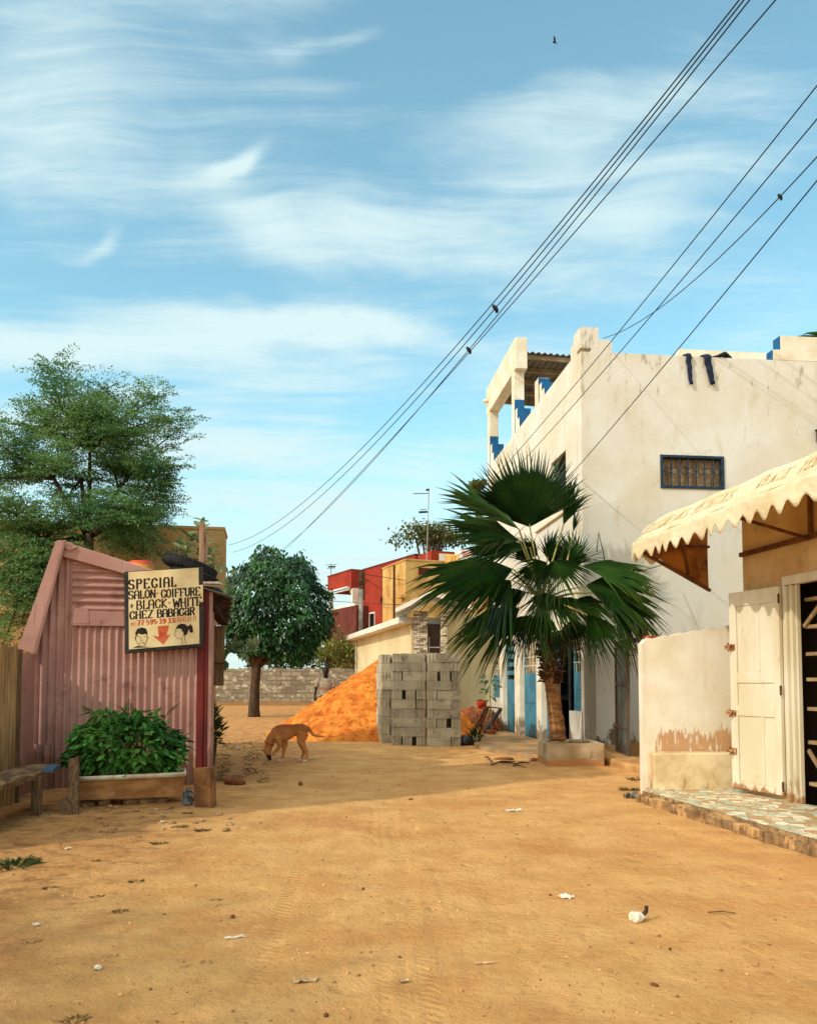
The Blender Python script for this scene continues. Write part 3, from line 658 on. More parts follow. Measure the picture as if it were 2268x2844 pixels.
# ---- stroke lettering: each glyph is a list of strokes in a unit box
GL = {
 'S': [[(.9,.84),(.7,.98),(.3,.98),(.08,.8),(.15,.6),(.8,.42),(.92,.2),(.7,.02),(.3,.02),(.06,.18)]],
 'P': [[(.18,0),(.18,1)],[(.05,1),(.7,.98),(.93,.78),(.72,.55),(.18,.52)]],
 'E': [[(.15,0),(.15,1)],[(.15,1),(.88,1),(.88,.88)],[(.15,.52),(.7,.52)],[(.15,0),(.9,0),(.9,.12)]],
 'C': [[(.9,.75),(.88,.9),(.6,1),(.25,.9),(.08,.5),(.25,.1),(.6,0),(.9,.1),(.9,.35)]],
 'I': [[(.5,0),(.5,1)],[(.25,1),(.75,1)],[(.25,0),(.75,0)]],
 'A': [[(.1,0),(.1,.8),(.3,1),(.7,1),(.9,.8),(.9,0)],[(.1,.45),(.9,.45)]],
 'L': [[(.2,1),(.2,0),(.9,0),(.9,.14)]],
 'O': [[(.5,1),(.15,.85),(.08,.5),(.15,.15),(.5,0),(.85,.15),(.92,.5),(.85,.85),(.5,1)]],
 'N': [[(.12,0),(.12,1),(.88,0),(.88,1)]],
 'F': [[(.2,0),(.2,1),(.9,1),(.9,.86)],[(.2,.52),(.75,.52)]],
 'U': [[(.12,1),(.12,.2),(.35,0),(.65,0),(.88,.2),(.88,1)]],
 'R': [[(.15,0),(.15,1)],[(.05,1),(.68,.98),(.88,.76),(.68,.54),(.15,.52)],[(.5,.52),(.9,0)]],
 'B': [[(.15,0),(.15,1)],[(.05,1),(.66,.98),(.84,.76),(.66,.54),(.15,.53)],[(.6,.53),(.9,.4),(.9,.14),(.68,.01),(.05,0)]],
 'K': [[(.15,0),(.15,1)],[(.88,1),(.2,.5),(.9,0)]],
 'W': [[(.03,1),(.24,0),(.5,.7),(.76,0),(.97,1)]],
 'H': [[(.12,0),(.12,1)],[(.88,0),(.88,1)],[(.12,.5),(.88,.5)]],
 'T': [[(.5,0),(.5,1)],[(.05,.9),(.05,1),(.95,1),(.95,.9)]],
 'Z': [[(.1,1),(.9,1),(.1,0),(.92,0)]],
 'D': [[(.15,0),(.15,1)],[(.05,1),(.6,1),(.9,.7),(.9,.3),(.6,0),(.05,0)]],
 'V': [[(.05,1),(.5,0),(.95,1)]],
 'a': [[(.15,.85),(.4,1),(.8,.9),(.85,.1),(.95,0)],[(.85,.6),(.3,.55),(.1,.3),(.3,.03),(.6,.05),(.85,.3)]],
 '-': [[(.15,.5),(.85,.52)]], ':': [[(.5,.25),(.5,.35)],[(.5,.7),(.5,.8)]], '/': [[(.15,0),(.85,1)]], '.': [[(.45,.45),(.6,.45)]],
 '*': [[(.2,.25),(.8,.75)],[(.5,.12),(.5,.9)],[(.2,.7),(.8,.3)]],
 '7': [[(.08,1),(.9,1),(.4,0)],[(.3,.5),(.75,.5)]], '3': [[(.1,.9),(.5,1),(.85,.8),(.5,.53),(.9,.25),(.5,0),(.1,.1)]],
 '9': [[(.85,.6),(.5,.45),(.15,.65),(.3,.95),(.7,.98),(.88,.7),(.75,.2),(.45,0),(.15,.1)]],
 '5': [[(.85,1),(.2,1),(.15,.55),(.6,.6),(.88,.35),(.6,.02),(.12,.08)]], '6': [[(.8,.92),(.5,1),(.18,.6),(.15,.25),(.45,0),(.8,.15),(.8,.4),(.5,.52),(.18,.35)]],
 '2': [[(.12,.8),(.4,1),(.8,.85),(.7,.5),(.12,0),(.9,.0)]], '4': [[(.7,0),(.7,1),(.1,.3),(.95,.3)]], 'n': [[(.2,0),(.2,.6)],[(.2,.5),(.6,.62),(.8,.4),(.8,0)]],
}
LAY = [0.0]
def strokes(mb, pts, wd, fn, closed=False):
    """paint polyline pts (2-D) as overlapping quads; fn maps (x, y, lift) to 3-D"""
    for (ax, ay), (bx, by) in zip(pts[:-1], pts[1:]):
        dx, dy = bx-ax, by-ay; L = math.hypot(dx, dy) or 1e-6; ux, uy = dx/L, dy/L
        vert = abs(uy); w2 = (wd*(.50+.50*vert))/2; e = w2*.55; LAY[0] += 1.5e-6; l = LAY[0]
        mb.add([fn(ax-ux*e-uy*w2, ay-uy*e+ux*w2, l), fn(ax-ux*e+uy*w2, ay-uy*e-ux*w2, l), fn(bx+ux*e+uy*w2, by+uy*e-ux*w2, l), fn(bx+ux*e-uy*w2, by+uy*e+ux*w2, l)], [(0,1,2,3)])
def write(mb, text, x0, x1, y0, h, wd, fn, gap=.22, widths={}):
    LAY[0] = 0.0
    ws = [(widths.get(ch, 1.0) if ch != ' ' else .55) for ch in text]; tot = sum(ws)+gap*(len(text)-1); s = (x1-x0)/tot; x = x0
    for ch, q in zip(text, ws):
        if ch in GL:
            for st in GL[ch]: strokes(mb, [(x+a*q*s, y0+b*h) for a, b in st], wd, fn)
        x += (q+gap)*s
WID = {'I': .5, '-': .55, ':': .35, '.': .3, '/': .6, 'L': .85, '*': .8, 'W': 1.25}
# faded painting on the canvas slope (far end reads first)
RED = mat('faded_red_paint', srgb(212,168,124), srgb(230,204,160), 12, rough=.9, lo=.4, hi=.6)
def slope(x, y, l):
    f = y; return (x, (yF+.02)*(1-f)+(yB-.01)*f-.012-.7*l, (zF+.05)*(1-f)+(zB-.02)*f+.016+wob(x,1)*.5)
for wd_, q0_, q1_ in (('RESTAURE', .10, .72), ('DES', .86, 1.10), ('BEAUTES', 1.22, 1.95), ('VENTE', 2.35, 2.8), ('TOUS', 2.92, 3.3)):
    a = MB(); write(a, wd_, xa+q0_, xa+q1_, .18, .58, .022, slope, .25, WID); a.build('lettering', RED, aw)
# ------------------------------------------------------------------ corrugated barber shack
S0 = Vector((-2.60, 10.5, 0)); SB = math.atan2(.225, .974)          # right front corner; local x along the front, y into the depth
SX = Vector((math.cos(SB), math.sin(SB), 0)); SY = Vector((-math.sin(SB), math.cos(SB), 0))
def sl_(px, py, off=0.0):
    q = hit(px, py, S0+SY*off, SY)-S0; return Vector((q.dot(SX), q.dot(SY), q.z))
PINK = mat('pink_sheet_iron', srgb(192,144,128), srgb(172,122,108), 1.4, rough=.62, spec=.35, c3=srgb(120,74,62), s3=3.5, lo3=.55, hi3=.70, a3=.65, bump=.003, bscale=30,
           extra=chain(lambda n, pos, c: n.mix(n.math('MULTIPLY', n.range(n.noise(n.map(pos, (3,3,.35)), 4, 7, .7), .56, .7), .35), c, srgb(206,160,142)), stains(srgb(128,84,58), .05, .95, 5, .56, (1,1,.6), .7), lambda n, pos, c: n.mix(n.math('MULTIPLY', n.range(n.noise(n.map(pos, (9,9,.5)), 2.2, 6, .7), .60, .68), .55), c, srgb(112,64,44))))
shk = thing('barber_shack', 'small pink corrugated iron barber shack with dark red door post', 'shack', S0, SB)
xl = sl_(88, 2000).x; xp = sl_(203, 1700).x; xr = sl_(545, 2000).x
pk = sl_(168, 1508); re_ = sl_(600, 1640)
def ztop_(x):
    if x < pk.x: return pk.z-(pk.x-x)*3.1
    return pk.z+(re_.z-pk.z)*(x-pk.x)/(re_.x-pk.x)
zpan1 = sl_(203, 1737).z; zpan0 = sl_(203, 1553).z
a = MB()
a.corr((xl,0,0), (1,0,0), (0,0,1), (0,-1,0), xp-xl+.03, -.05, lambda t: max(.3, ztop_(xl+t)-.05), .090, .017)
a.build('front_sheet', PINK, shk, smooth=True)
a = MB(); a.corr((xp,-.012,0), (1,0,0), (0,0,1), (0,-1,0), xr-xp, -.05, zpan1+.01, .090, .017, 1.0); a.build('front_sheet', PINK, shk, smooth=True)
a = MB(); a.corr((xp-.01,-.026,zpan1), (0,0,1), (1,0,0), (0,-1,0), zpan0-zpan1+.10, 0, lambda t: min(xr-xp, (pk.z-.10-(zpan1+t))/max(1e-3,(pk.z-re_.z)/(re_.x-pk.x))-(xp-pk.x)), .098, .017, .4)
a.build('upper_sheet', PINK, shk, smooth=True)
a = MB(); fl = sl_(203,1737).z; a.box((xp-.012,-.05,fl-.006), (xp+.66,-.028,fl+.19), None); a.box((xp-.012,-.053,fl+.02), (xp+.20,-.0505,fl+.22)); a.build('patch_sheet', PINK, shk, bevel=.003, jitter=.008, jscale=6)
a = MB(); q = sl_(90,2068); a.corr((xl-.03,-.03,0), (1,0,0), (0,0,1), (0,-1,0), .30, -.04, q.z, .090, .017); a.build('patch_sheet', PINK, shk, smooth=True)
# folded roof-edge trims
a = MB()
q = [sl_(154,1503,-.16), sl_(182,1500,-.16), sl_(101,1819,-.16), sl_(50,1800,-.16)]
a.prism([Vector((p.x,p.y,p.z)) for p in q], (0,.012,0)); qb = [Vector((q[0].x,q[0].y,q[0].z)), Vector((q[3].x,q[3].y,q[3].z)), Vector((q[3].x-.06,.9,q[3].z)), Vector((q[0].x-.02,.9,q[0].z))]; a.prism(qb, (0,0,-.012))
a.prism([Vector((q[1].x,q[1].y-.004,q[1].z)), Vector((q[1].x-.03,q[1].y-.018,q[1].z-.02)), Vector((q[2].x-.035,q[2].y-.018,q[2].z+.01)), Vector((q[2].x,q[2].y-.004,q[2].z))], (0,.008,0))
a.build('side_flap', PINK, shk, bevel=.004, jitter=.012, jscale=5)
a = MB()
t = [sl_(165,1513,-.10), sl_(172,1545,-.10), sl_(548,1652,-.10), sl_(548,1622,-.10), sl_(208,1513,-.10)]
a.prism([Vector((p.x,p.y,p.z)) for p in t], (0,.10,0))
a.build('eave_trim', PINK, shk, bevel=.012, jitter=.010, jscale=4)
a = MB(); ca = [sl_(150,1506,-.13), sl_(163,1500,-.13), sl_(198,1506,-.13), sl_(212,1520,-.13), sl_(192,1530,-.13), sl_(166,1512,-.13)]
a.prism([Vector((p.x,p.y,p.z)) for p in ca], (0,.03,0)); a.build('ridge_cap', PINK, shk, bevel=.006, jitter=.01, jscale=7)
# posts and door side
REDP = mat('oxblood_paint', srgb(122,34,24), srgb(92,26,20), 5, rough=.6, spec=.35, stretch=(1,1,.3), bump=.002, bscale=30)
x1_ = sl_(575,2000).x
a = MB(); a.box((xr+.004,-.03,-.05), (x1_-.05,.05,ztop_(xr)-.04)); a.box((x1_-.046,-.018,-.05), (x1_,.05,ztop_(xr)-.06)); a.build('door_post', REDP, shk, bevel=.006)
a = MB(); a.box((x1_+.003,-.008,-.05), (-.002,.10,ztop_(-.05)-.02)); a.build('corner_post', PINK, shk, bevel=.006)
a = MB(); SD = 2.35
a.corr((0,.10,0), (0,1,0), (0,0,1), (1,0,0), SD-.1, -.05, 2.42, .088, .013); a.corr((xl,0,0), (0,1,0), (0,0,1), (-1,0,0), SD, -.05, 1.72, .088, .013); a.corr((xl,SD,0), (1,0,0), (0,0,1), (0,1,0), -xl, -.05, lambda t: max(1.7, ztop_(xl+t)-.1), .088, .013)
a.build('side_sheet', PINK, shk, smooth=True)
sr_ = MB(); dx = .32-pk.x; sl2 = (re_.z-pk.z)/(re_.x-pk.x)
sr_.corr((pk.x,-.10,pk.z-.03), (0,1,0), Vector((1,0,sl2)), (0,0,1), SD+.35, 0, -pk.x+.16, .088, .012)
sr_.corr((pk.x,-.10,pk.z-.03), (0,1,0), Vector((-.33,0,-1)), (-1,0,.3), SD+.35, 0, 1.32, .088, .012)
sro = sr_.build('roof_sheet', mat('grey_sheet_iron', srgb(150,144,134), srgb(120,104,88), 3, rough=.55, metal=.4, c3=srgb(110,66,42), s3=4, lo3=.55, hi3=.7), shk, smooth=True)
ROT = mat('dark_rotten_wood', srgb(74,48,32), srgb(42,28,20), 8, rough=.95, bump=.008, bscale=30, stretch=(1,1,2))
a = MB()
for k in range(7): a.beam((-.30+.05*k,.03+.01*k,ztop_(-.2)-.02-.05*k), (.20-.010*k,.26+.06*k,ztop_(-.2)-.17-.05*k), .26-.02*k, .04)
a.build('eave_board', ROT, shk, bevel=.006, jitter=.02, jscale=6)
a = MB(); b0 = sl_(592,1700,.9); a.box((-.02,.62,1.62), (.16,.96,2.14)); a.box((.0,.66,1.30), (.15,.92,1.615)); a.build('side_box', WOODOLD, shk, bevel=.008)

# ---- sign
g0 = sl_(354,1588,-.22); g1 = sl_(549,1576,-.22); g2 = sl_(358,1804,-.22)
sg = thing('barber_sign', 'hand painted SPECIAL SALON COIFFURE board on black backing', 'sign', S0+SX*g2.x+SY*(-.22)+Vector((0,0,g2.z)), SB)
ang = math.atan2(g1.z-g0.z, g1.x-g0.x)
SW = (g1-g0).length; SHH = (g0-g2).length
def sp(u, v, l=0.0):
    """zoom pixel of the sign survey -> local point on the face of the board"""
    x = (u-205)/1055.0*SW; yy = (1365-v+(u-205)*-.0474)/1160.0*SHH
    return x, yy
ca_, sa_ = math.cos(ang), math.sin(ang)
def face(x, y, l=0.0, back=-.0): return (x*ca_-y*sa_*.25-.0, -.0-l+back, x*sa_+y*ca_)
def rect(mb, x0, y0, x1, y1, d0, d1):
    vs = [face(x0,y0,d1),face(x1,y0,d1),face(x1,y1,d1),face(x0,y1,d1),face(x0,y0,d0),face(x1,y0,d0),face(x1,y1,d0),face(x0,y1,d0)]
    mb.add(vs, ((0,1,2,3),(7,6,5,4),(0,4,5,1),(1,5,6,2),(2,6,7,3),(3,7,4,0)))
BOARD = mat('sign_cream', srgb(236,212,160), srgb(222,192,136), 4, rough=.75, bump=.0015, bscale=30, c3=srgb(150,110,66), s3=9, lo3=.66, hi3=.74, a3=.6)
INK = mat('black_paint', srgb(30,18,16), srgb(44,28,22), 20, rough=.6)
REDK = mat('red_paint', srgb(186,70,42), srgb(206,104,66), 9, rough=.65)
BACKB = mat('black_board', srgb(40,36,34), srgb(60,54,50), 8, rough=.6)
a = MB(); rect(a, -.055, -.05, SW+.055, SHH+.012, -.05, -.012); a.build('backing', BACKB, sg, bevel=.012)
a = MB(); rect(a, 0, 0, SW, SHH, -.0115, 0); rect(a, SW+.0005, SHH*.545, SW+.052, SHH*.772, -.0110, -.0006); a.build('board', BOARD, sg)
def lettering(text, u0, u1, vb, vt, wd, m, gap=.22):
    x0, y0 = sp(u0, vb+ (u0-205)*-.0474*0); x1, _ = sp(u1, vb); _, yt = sp(u0, vt)
    a = MB(); write(a, text, x0, x1, y0, yt-y0, wd, lambda x, y, l: face(x, y, .0012+l), gap, WID); return a.build('lettering', m, sg)
lettering('SPECIAL', 205, 915, 466, 326, 0.0260, INK, .30)
lettering('SALON-', 205, 655, 615, 495, 0.0206, INK, .14)
lettering('COIFFURE', 688, 1280, 604, 482, 0.0212, INK, .14)
lettering('*', 218, 285, 756, 680, 0.0101, INK)
lettering('BLACK-', 318, 835, 772, 642, 0.0206, INK, .14)
lettering('WHITE', 868, 1300, 752, 624, 0.0224, INK, .14)
lettering('CHEZ', 218, 565, 916, 802, 0.0212, INK, .18)
lettering('BABACaR', 625, 1195, 900, 784, 0.0224, INK, .10)
lettering('n:', 240, 320, 1012, 948, 0.0108, REDK, .2)
lettering('77.595.39.33', 330, 890, 1008, 940, 0.0189, REDK, .2)
lettering('/76642.69.77', 895, 1215, 980, 908, 0.0081, REDK, .2)
def drw(name, m, polys=(), lines=()):
    a = MB(); LAY[0] = 0.0
    for p in polys: a.add([face(*sp(u, v-(u-205)*-.0474*0), .0010) for u, v in reversed(p)], [tuple(range(len(p)))])
    for p, wd in lines: strokes(a, [sp(u, v) for u, v in p], wd, lambda x, y, l: face(x, y, .0018+l))
    return a.build(name, m, sg)
def sk(p): return [(u, v+(u-205)*.0) for u, v in p]
o_ = 42
drw('painted_arrow', REDK, [sk([(628,1030),(805,1022),(765,1170),(828,1158),(715,1315),(560,1172),(650,1190)])])
drw('painted_man', INK, [sk([(300,1120),(330,1060),(400,1042),(460,1062),(482,1120),(478,1185),(455,1140),(400,1150),(340,1130),(310,1190)]), sk([(262,1345),(330,1318),(520,1345)])],
    [(sk([(305,1180),(310,1240),(345,1300),(390,1322),(440,1300),(470,1240),(475,1180)]), .006), (sk([(330,1180),(362,1180)]), .012), (sk([(425,1178),(455,1176)]), .012), (sk([(390,1185),(372,1238),(400,1248),(412,1225)]), .004),
     (sk([(350,1278),(392,1262),(436,1268),(395,1290),(350,1278)]), .005), (sk([(345,1300),(340,1330)]), .006), (sk([(440,1300),(445,1332)]), .006), (sk([(298,1178),(292,1205),(308,1222)]), .005), (sk([(482,1178),(492,1200),(474,1222)]), .005)])
drw('painted_woman', INK, [sk([(900,1093),(930,1023),(985,1003),(1045,1011),(1085,1048),(1130,1015),(1158,1053),(1168,1143),(1112,1143),(1105,1083),(1085,1143),(1045,1193),(1020,1163),(1015,1113),(995,1138),(992,1083),(935,1075)])],
    [(sk([(900,1093),(895,1128),(878,1168),(902,1178),(912,1208),(935,1231),(985,1218)]), .005), (sk([(985,1218),(1000,1263),(995,1303),(1065,1303),(1035,1253),(1040,1193)]), .006), (sk([(905,1118),(930,1113)]), .008), (sk([(1012,1123),(1028,1138),(1010,1203)]), .005)])

# ---- things on the shack roof
TYRE = mat('old_tyre_rubber', srgb(44,40,38), srgb(30,28,27), 14, rough=.85, spec=.25, bump=.004, bscale=50)
def onroof(x, y): return S0+SX*x+SY*y+Vector((0,0,ztop_(x)-.03))
tlab = ['black truck tyre lying topmost on the shack roof behind the sign', 'flattened black tyre in the middle of the roof tyre stack', 'dusty grey tyre at the bottom of the roof tyre stack']
base = onroof(-.33, .62); tilt = Matrix.Rotation(SB,4,'Z')@Matrix.Rotation(math.atan(-sl2)+.05,4,'Y')
for k in range(3):
    h = .02+.150*(2-k); rr, r0_ = (.385, .085) if k == 0 else (.37-.02*k, .082)
    a = MB(); prof = []
    for j in range(13):
        q = 2*math.pi*j/12; prof.append((rr-.09+r0_*1.05*math.copysign(abs(math.cos(q))**.7, math.cos(q)), .083*math.copysign(abs(math.sin(q))**.6, math.sin(q))))
    a.lathe((0,0,0), prof, 36)
    for j in range(48):
        q = 2*math.pi*j/48; a.box((rr-.014,-.010,-.055), (rr+.000,.010,.055), Matrix.Rotation(q,3,'Z'), (0,0,0))
    o = a.build('tyre', TYRE if k < 2 else mat('dusty_tyre', srgb(96,88,78), srgb(60,56,52), 10, rough=.9, bump=.004, bscale=50), None, smooth=False)
    o.matrix_world = Matrix.Translation(base+SX*(.07*k)+SY*(-.03*k)+Vector((0,0,h)))@tilt; tag(o, tlab[k], 'tyre', 'old tyres stacked on the shack roof')
a = MB(); a.box((-.2,-.08,0), (.16,.10,.03), Matrix.Rotation(.5,3,'Z')); a.box((-.1,-.1,.032), (.2,.08,.06), Matrix.Rotation(-.2,3,'Z'))
o = a.build('roof_scrap', mat('white_scrap', srgb(206,198,182), srgb(150,96,66), 6, rough=.6), loc=onroof(-.10,.12)+Vector((0,0,.05)), rotz=SB); tag(o, 'white and brown scrap boards tucked under the roof tyres', 'scrap')
bn_ = thing('plastic_basin', 'orange and yellow plastic basin upside down on the shack roof', 'basin', onroof(sl_(372,1600).x, .75)+Vector((0,0,.02)))
OR = mat('orange_plastic', srgb(216,78,34), srgb(198,60,28), 6, rough=.4, spec=.4); YE = mat('yellow_plastic', srgb(226,150,48), None, rough=.4, spec=.4)
a = MB(); a.lathe((0,0,.06), [(.0,.115),(.13,.115),(.165,.10),(.185,.06)], 28); a.build('base', OR, bn_, smooth=True)
a = MB(); a.lathe((0,0,.06), [(.186,.06),(.20,.0),(.225,-.045),(.235,-.06),(.22,-.062)], 28); a.build('rim', YE, bn_, smooth=True)

# ------------------------------------------------------------------ fence, bench, trough, boards at the left
fw = thing('plank_fence', 'weathered brown plank fence at the left picture edge', 'fence', (0,0,0))
FW = mat('fence_boards', srgb(190,150,100), srgb(146,108,68), 3.2, rough=.9, stretch=(5,5,.45), bump=.006, bscale=26, c3=srgb(70,48,30), s3=3, lo3=.56, hi3=.66, a3=.75)
y = 8.86; k = 0; a = MB()
while y > 5.6:
    ww = .20+.06*((k*7)%3); a.box((-4.40-.006*(k%2),y-ww,-.1), (-4.365-.006*(k%2),y-.006,1.74+.025*math.sin(k*2.2))); y -= ww; k += 1
for z in (.4, 1.3): a.box((-4.46,5.7,z), (-4.408,8.8,z+.09))
a.build('board', FW, fw, bevel=.004)
a = MB(); a.box((-4.46,8.868,-.1), (-4.36,8.95,1.72)); a.build('post', WOODOLD, fw, bevel=.006)
pn = MB(); pA = Vector((-4.45,8.96,0)); pB = S0+SX*(xl+.03)-SY*.05; dd = pB-pA
pn.prism([pA, pB, pB+Vector((0,0,1.68)), pA+Vector((0,0,1.70))], (.012,-.012,0)); po_ = pn.build('iron_hoarding', PINK, jitter=.01, jscale=4); tag(po_, 'plain pink iron hoarding between the plank fence and the shack', 'hoarding')
BENCHW = mat('bench_bark_wood', srgb(146,116,82), srgb(92,68,46), 7, rough=.95, stretch=(2,.6,2), bump=.010, bscale=22, c3=srgb(52,38,28), s3=5, lo3=.56, hi3=.66)
be = thing('slab_bench', 'rough bench of a split log slab with ragged bark edge', 'bench', (0,0,0))
e0, e1 = Vector((-3.86,6.85,.42)), Vector((-3.99,8.62,.43)); n = 26; vs = []; fs = []
for i in range(n+1):
    t = i/n; c = e0.lerp(e1, t); rg = .03*mnoise.noise(Vector((t*14,0,0)))+.035*mnoise.noise(Vector((t*33,5,0))); lw = .17; rw = .20+rg
    for (dx_, dz) in ((-lw,-.03),(-lw,.02),(-.02,.035),(rw*.7,.03+.008*math.sin(i)),(rw,.002+.012*math.sin(i*1.9)),(rw*.92,-.045-.02*abs(math.sin(i*2.7))),(0,-.05)): vs.append((c.x+dx_, c.y, c.z+dz))
for i in range(n):
    for j in range(7): fs.append((i*7+j, (i+1)*7+j, (i+1)*7+(j+1)%7, i*7+(j+1)%7))
fs += [tuple(range(7)), tuple(range(n*7+6, n*7-1, -1))]
a = MB(); a.add(vs, fs); a.build('seat', BENCHW, be, jitter=.012, jscale=16)
a = MB(); a.box((-3.80,8.05,-.1), (-3.715,8.12,.40)); a.build('leg', WOODOLD, be, bevel=.006)
a = MB(); a.box((-3.93,8.32,-.1), (-3.86,8.40,.39)); a.build('leg', WOODOLD, be, bevel=.006)
a = MB(); a.tube([(-3.80,7.12,-.1),(-3.80,7.12,.1),(-3.82,7.13,.3),(-3.84,7.13,.40)], [.17,.15,.11,.10], 12); a.build('log_leg', BENCHW, be, smooth=True, jitter=.02, jscale=6)
a = MB(); a.beam((-3.70,8.18,.445), (-3.80,8.58,.455), .10, .03); a.build('blue_scrap', mat('blue_tarp_scrap', srgb(58,96,128), srgb(90,84,76), 12, rough=.8), be, jitter=.02, jscale=14)

tr = thing('trough_planter', 'long rusty white metal trough planter on stones before the shack', 'planter', (0,0,0))
tA = Vector((-3.62,8.62,.07)); tB = Vector((-2.52,8.95,.07)); td = (tB-tA).normalized(); tn = Vector((-td.y,td.x,0)); TL = (tB-tA).length
TRM = mat('trough_enamel', srgb(176,128,76), srgb(142,94,52), 4, rough=.75, stretch=(1,1,2.2), c3=srgb(214,196,160), s3=3, lo3=.56, hi3=.66, a3=.6, bump=.004, bscale=24)
TRIM = mat('trough_rim_enamel', srgb(232,222,198), srgb(206,182,144), 6, rough=.5)
def tp(x, y, z): return tA+td*x+tn*y+Vector((0,0,z))
a = MB()
for (y0, y1) in ((0,.02), (.36,.38)): a.add([tp(0,y0,0),tp(TL,y0,0),tp(TL,y1,0),tp(0,y1,0),tp(-.01,y0-.02 if y0==0 else y0+.02,.24),tp(TL+.01,y0-.02 if y0==0 else y0+.02,.24),tp(TL+.01,y1,.24),tp(-.01,y1,.24)], ((3,2,1,0),(4,5,6,7),(0,1,5,4),(1,2,6,5),(2,3,7,6),(3,0,4,7)))
a.add([tp(0,.021,0),tp(TL,.021,0),tp(TL,.359,0),tp(0,.359,0),tp(0,.021,.02),tp(TL,.021,.02),tp(TL,.359,.02),tp(0,.359,.02)], ((3,2,1,0),(4,5,6,7),(0,1,5,4),(1,2,6,5),(2,3,7,6),(3,0,4,7)))
for x in (.002, TL-.022): a.add([tp(x,.0215,.021),tp(x+.02,.0215,.021),tp(x+.02,.3585,.021),tp(x,.3585,.021),tp(x,.0215,.25),tp(x+.02,.0215,.25),tp(x+.02,.3585,.25),tp(x,.3585,.25)], ((3,2,1,0),(4,5,6,7),(0,1,5,4),(1,2,6,5),(2,3,7,6),(3,0,4,7)))
a.build('body', TRM, tr, bevel=.006)
a = MB(); a.tube([tp(-.02,-.035,.235),tp(TL+.01,-.035,.25)], [(.022,.032),(.022,.036)], 10); a.tube([tp(TL+.012,-.03,.25),tp(TL+.015,.4,.26)], .02, 8); a.tube([tp(-.02,.405,.25),tp(TL+.01,.405,.25)], .02, 8); a.build('rim', TRIM, tr, smooth=True)
a = MB(); a.add([tp(.02,.022,.17),tp(TL-.03,.022,.17),tp(TL-.03,.357,.18),tp(.02,.357,.18)], [(0,1,2,3)]); a.build('soil', MATS['dry_soil'], tr)
STONE = mat('pale_stone', srgb(176,138,96), srgb(134,100,68), 7, rough=.95, bump=.01, bscale=26)
def stone(p, r, label, cat='stone', group=None, m=None, name='stone', seed=0):
    a = MB(); a.ball((0,0,0), r, 10, 7); o = a.build(name, m or STONE, None, smooth=False, jitter=.0)
    me = o.data
    for v in me.vertices: v.co += mnoise.noise_vector(v.co*9/max(1,r[0]*18)+Vector((seed*3.1,seed,0)))*r[0]*.45
    o.location = p; o.rotation_euler = (0,0,seed*1.7); return tag(o, label, cat, group)
for k, (x, r) in enumerate(((.12,.075), (.30,.06), (.58,.07), (.78,.085), (.92,.06))):
    p = tp(x,.16,0); stone(Vector((p.x,p.y,.02)), (r*1.3,r*1.1,.065), 'flat rubble stone propping up the trough planter', 'stone', 'stones under the trough planter', seed=k+1)
a = MB(); b0_, b1_ = G(196,2266), P(199,2132,8.45); b1_.y = 8.52
a.beam((b0_.x,8.18,-.06), (b1_.x,8.50,.54), .105, .035, (0,1,0)); o = a.build('leaning_plank', WOODOLD, bevel=.005); tag(o, 'short weathered plank leaning at the left end of the trough', 'plank')
a = MB(); a.beam((b0_.x-.01,8.10,-.08), (b1_.x-.01,8.28,.14), .11, .03, (0,1,0)); o = a.build('plank_piece', WOODOLD, bevel=.005); tag(o, 'low plank end stuck in the sand under the leaning plank', 'plank')
a = MB(); sp0 = G(563,2243); a.box((sp0.x-.10,sp0.y,-.08), (sp0.x+.115,sp0.y+.12,.42), Matrix.Rotation(-.05,3,'Y')); a.box((sp0.x+.05,sp0.y-.03,-.08), (sp0.x+.10,sp0.y-.001,.40), Matrix.Rotation(-.05,3,'Y'))
o = a.build('wood_stump', mat('cut_timber', srgb(150,106,64), srgb(104,70,42), 7, rough=.95, bump=.014, bscale=24, stretch=(1,1,.8)), bevel=.010, jitter=.014, jscale=9); tag(o, 'thick upright block of timber at the shack corner', 'timber')
a = MB(); a.ball((0,0,.07), (.07,.05,.11), 12, 8); o = a.build('plastic_bag', mat('grey_bag', srgb(122,124,118), srgb(60,62,60), 14, rough=.4, spec=.4), None, jitter=.0, loc=(G(522,2236).x, 8.78, .0))
for v in o.data.vertices: v.co += mnoise.noise_vector(v.co*22)*.035
tag(o, 'crumpled grey plastic bag between the trough and the timber block', 'bag')
# ------------------------------------------------------------------ vegetation
rng = np.random.default_rng(11)
def unit(v): return v/(np.linalg.norm(v, axis=-1, keepdims=True)+1e-9)
def leafmat(name, c1, c2, trans=.25, rough=.5, island=.35, spec=.35, extra=None):
    return mat(name, c1, c2, 1.6, rough=rough, spec=spec, island=island, trans=trans, extra=extra)
BARK = mat('grey_bark', srgb(112,92,72), srgb(74,58,44), 9, rough=.95, stretch=(1,1,.35), bump=.012, bscale=24)
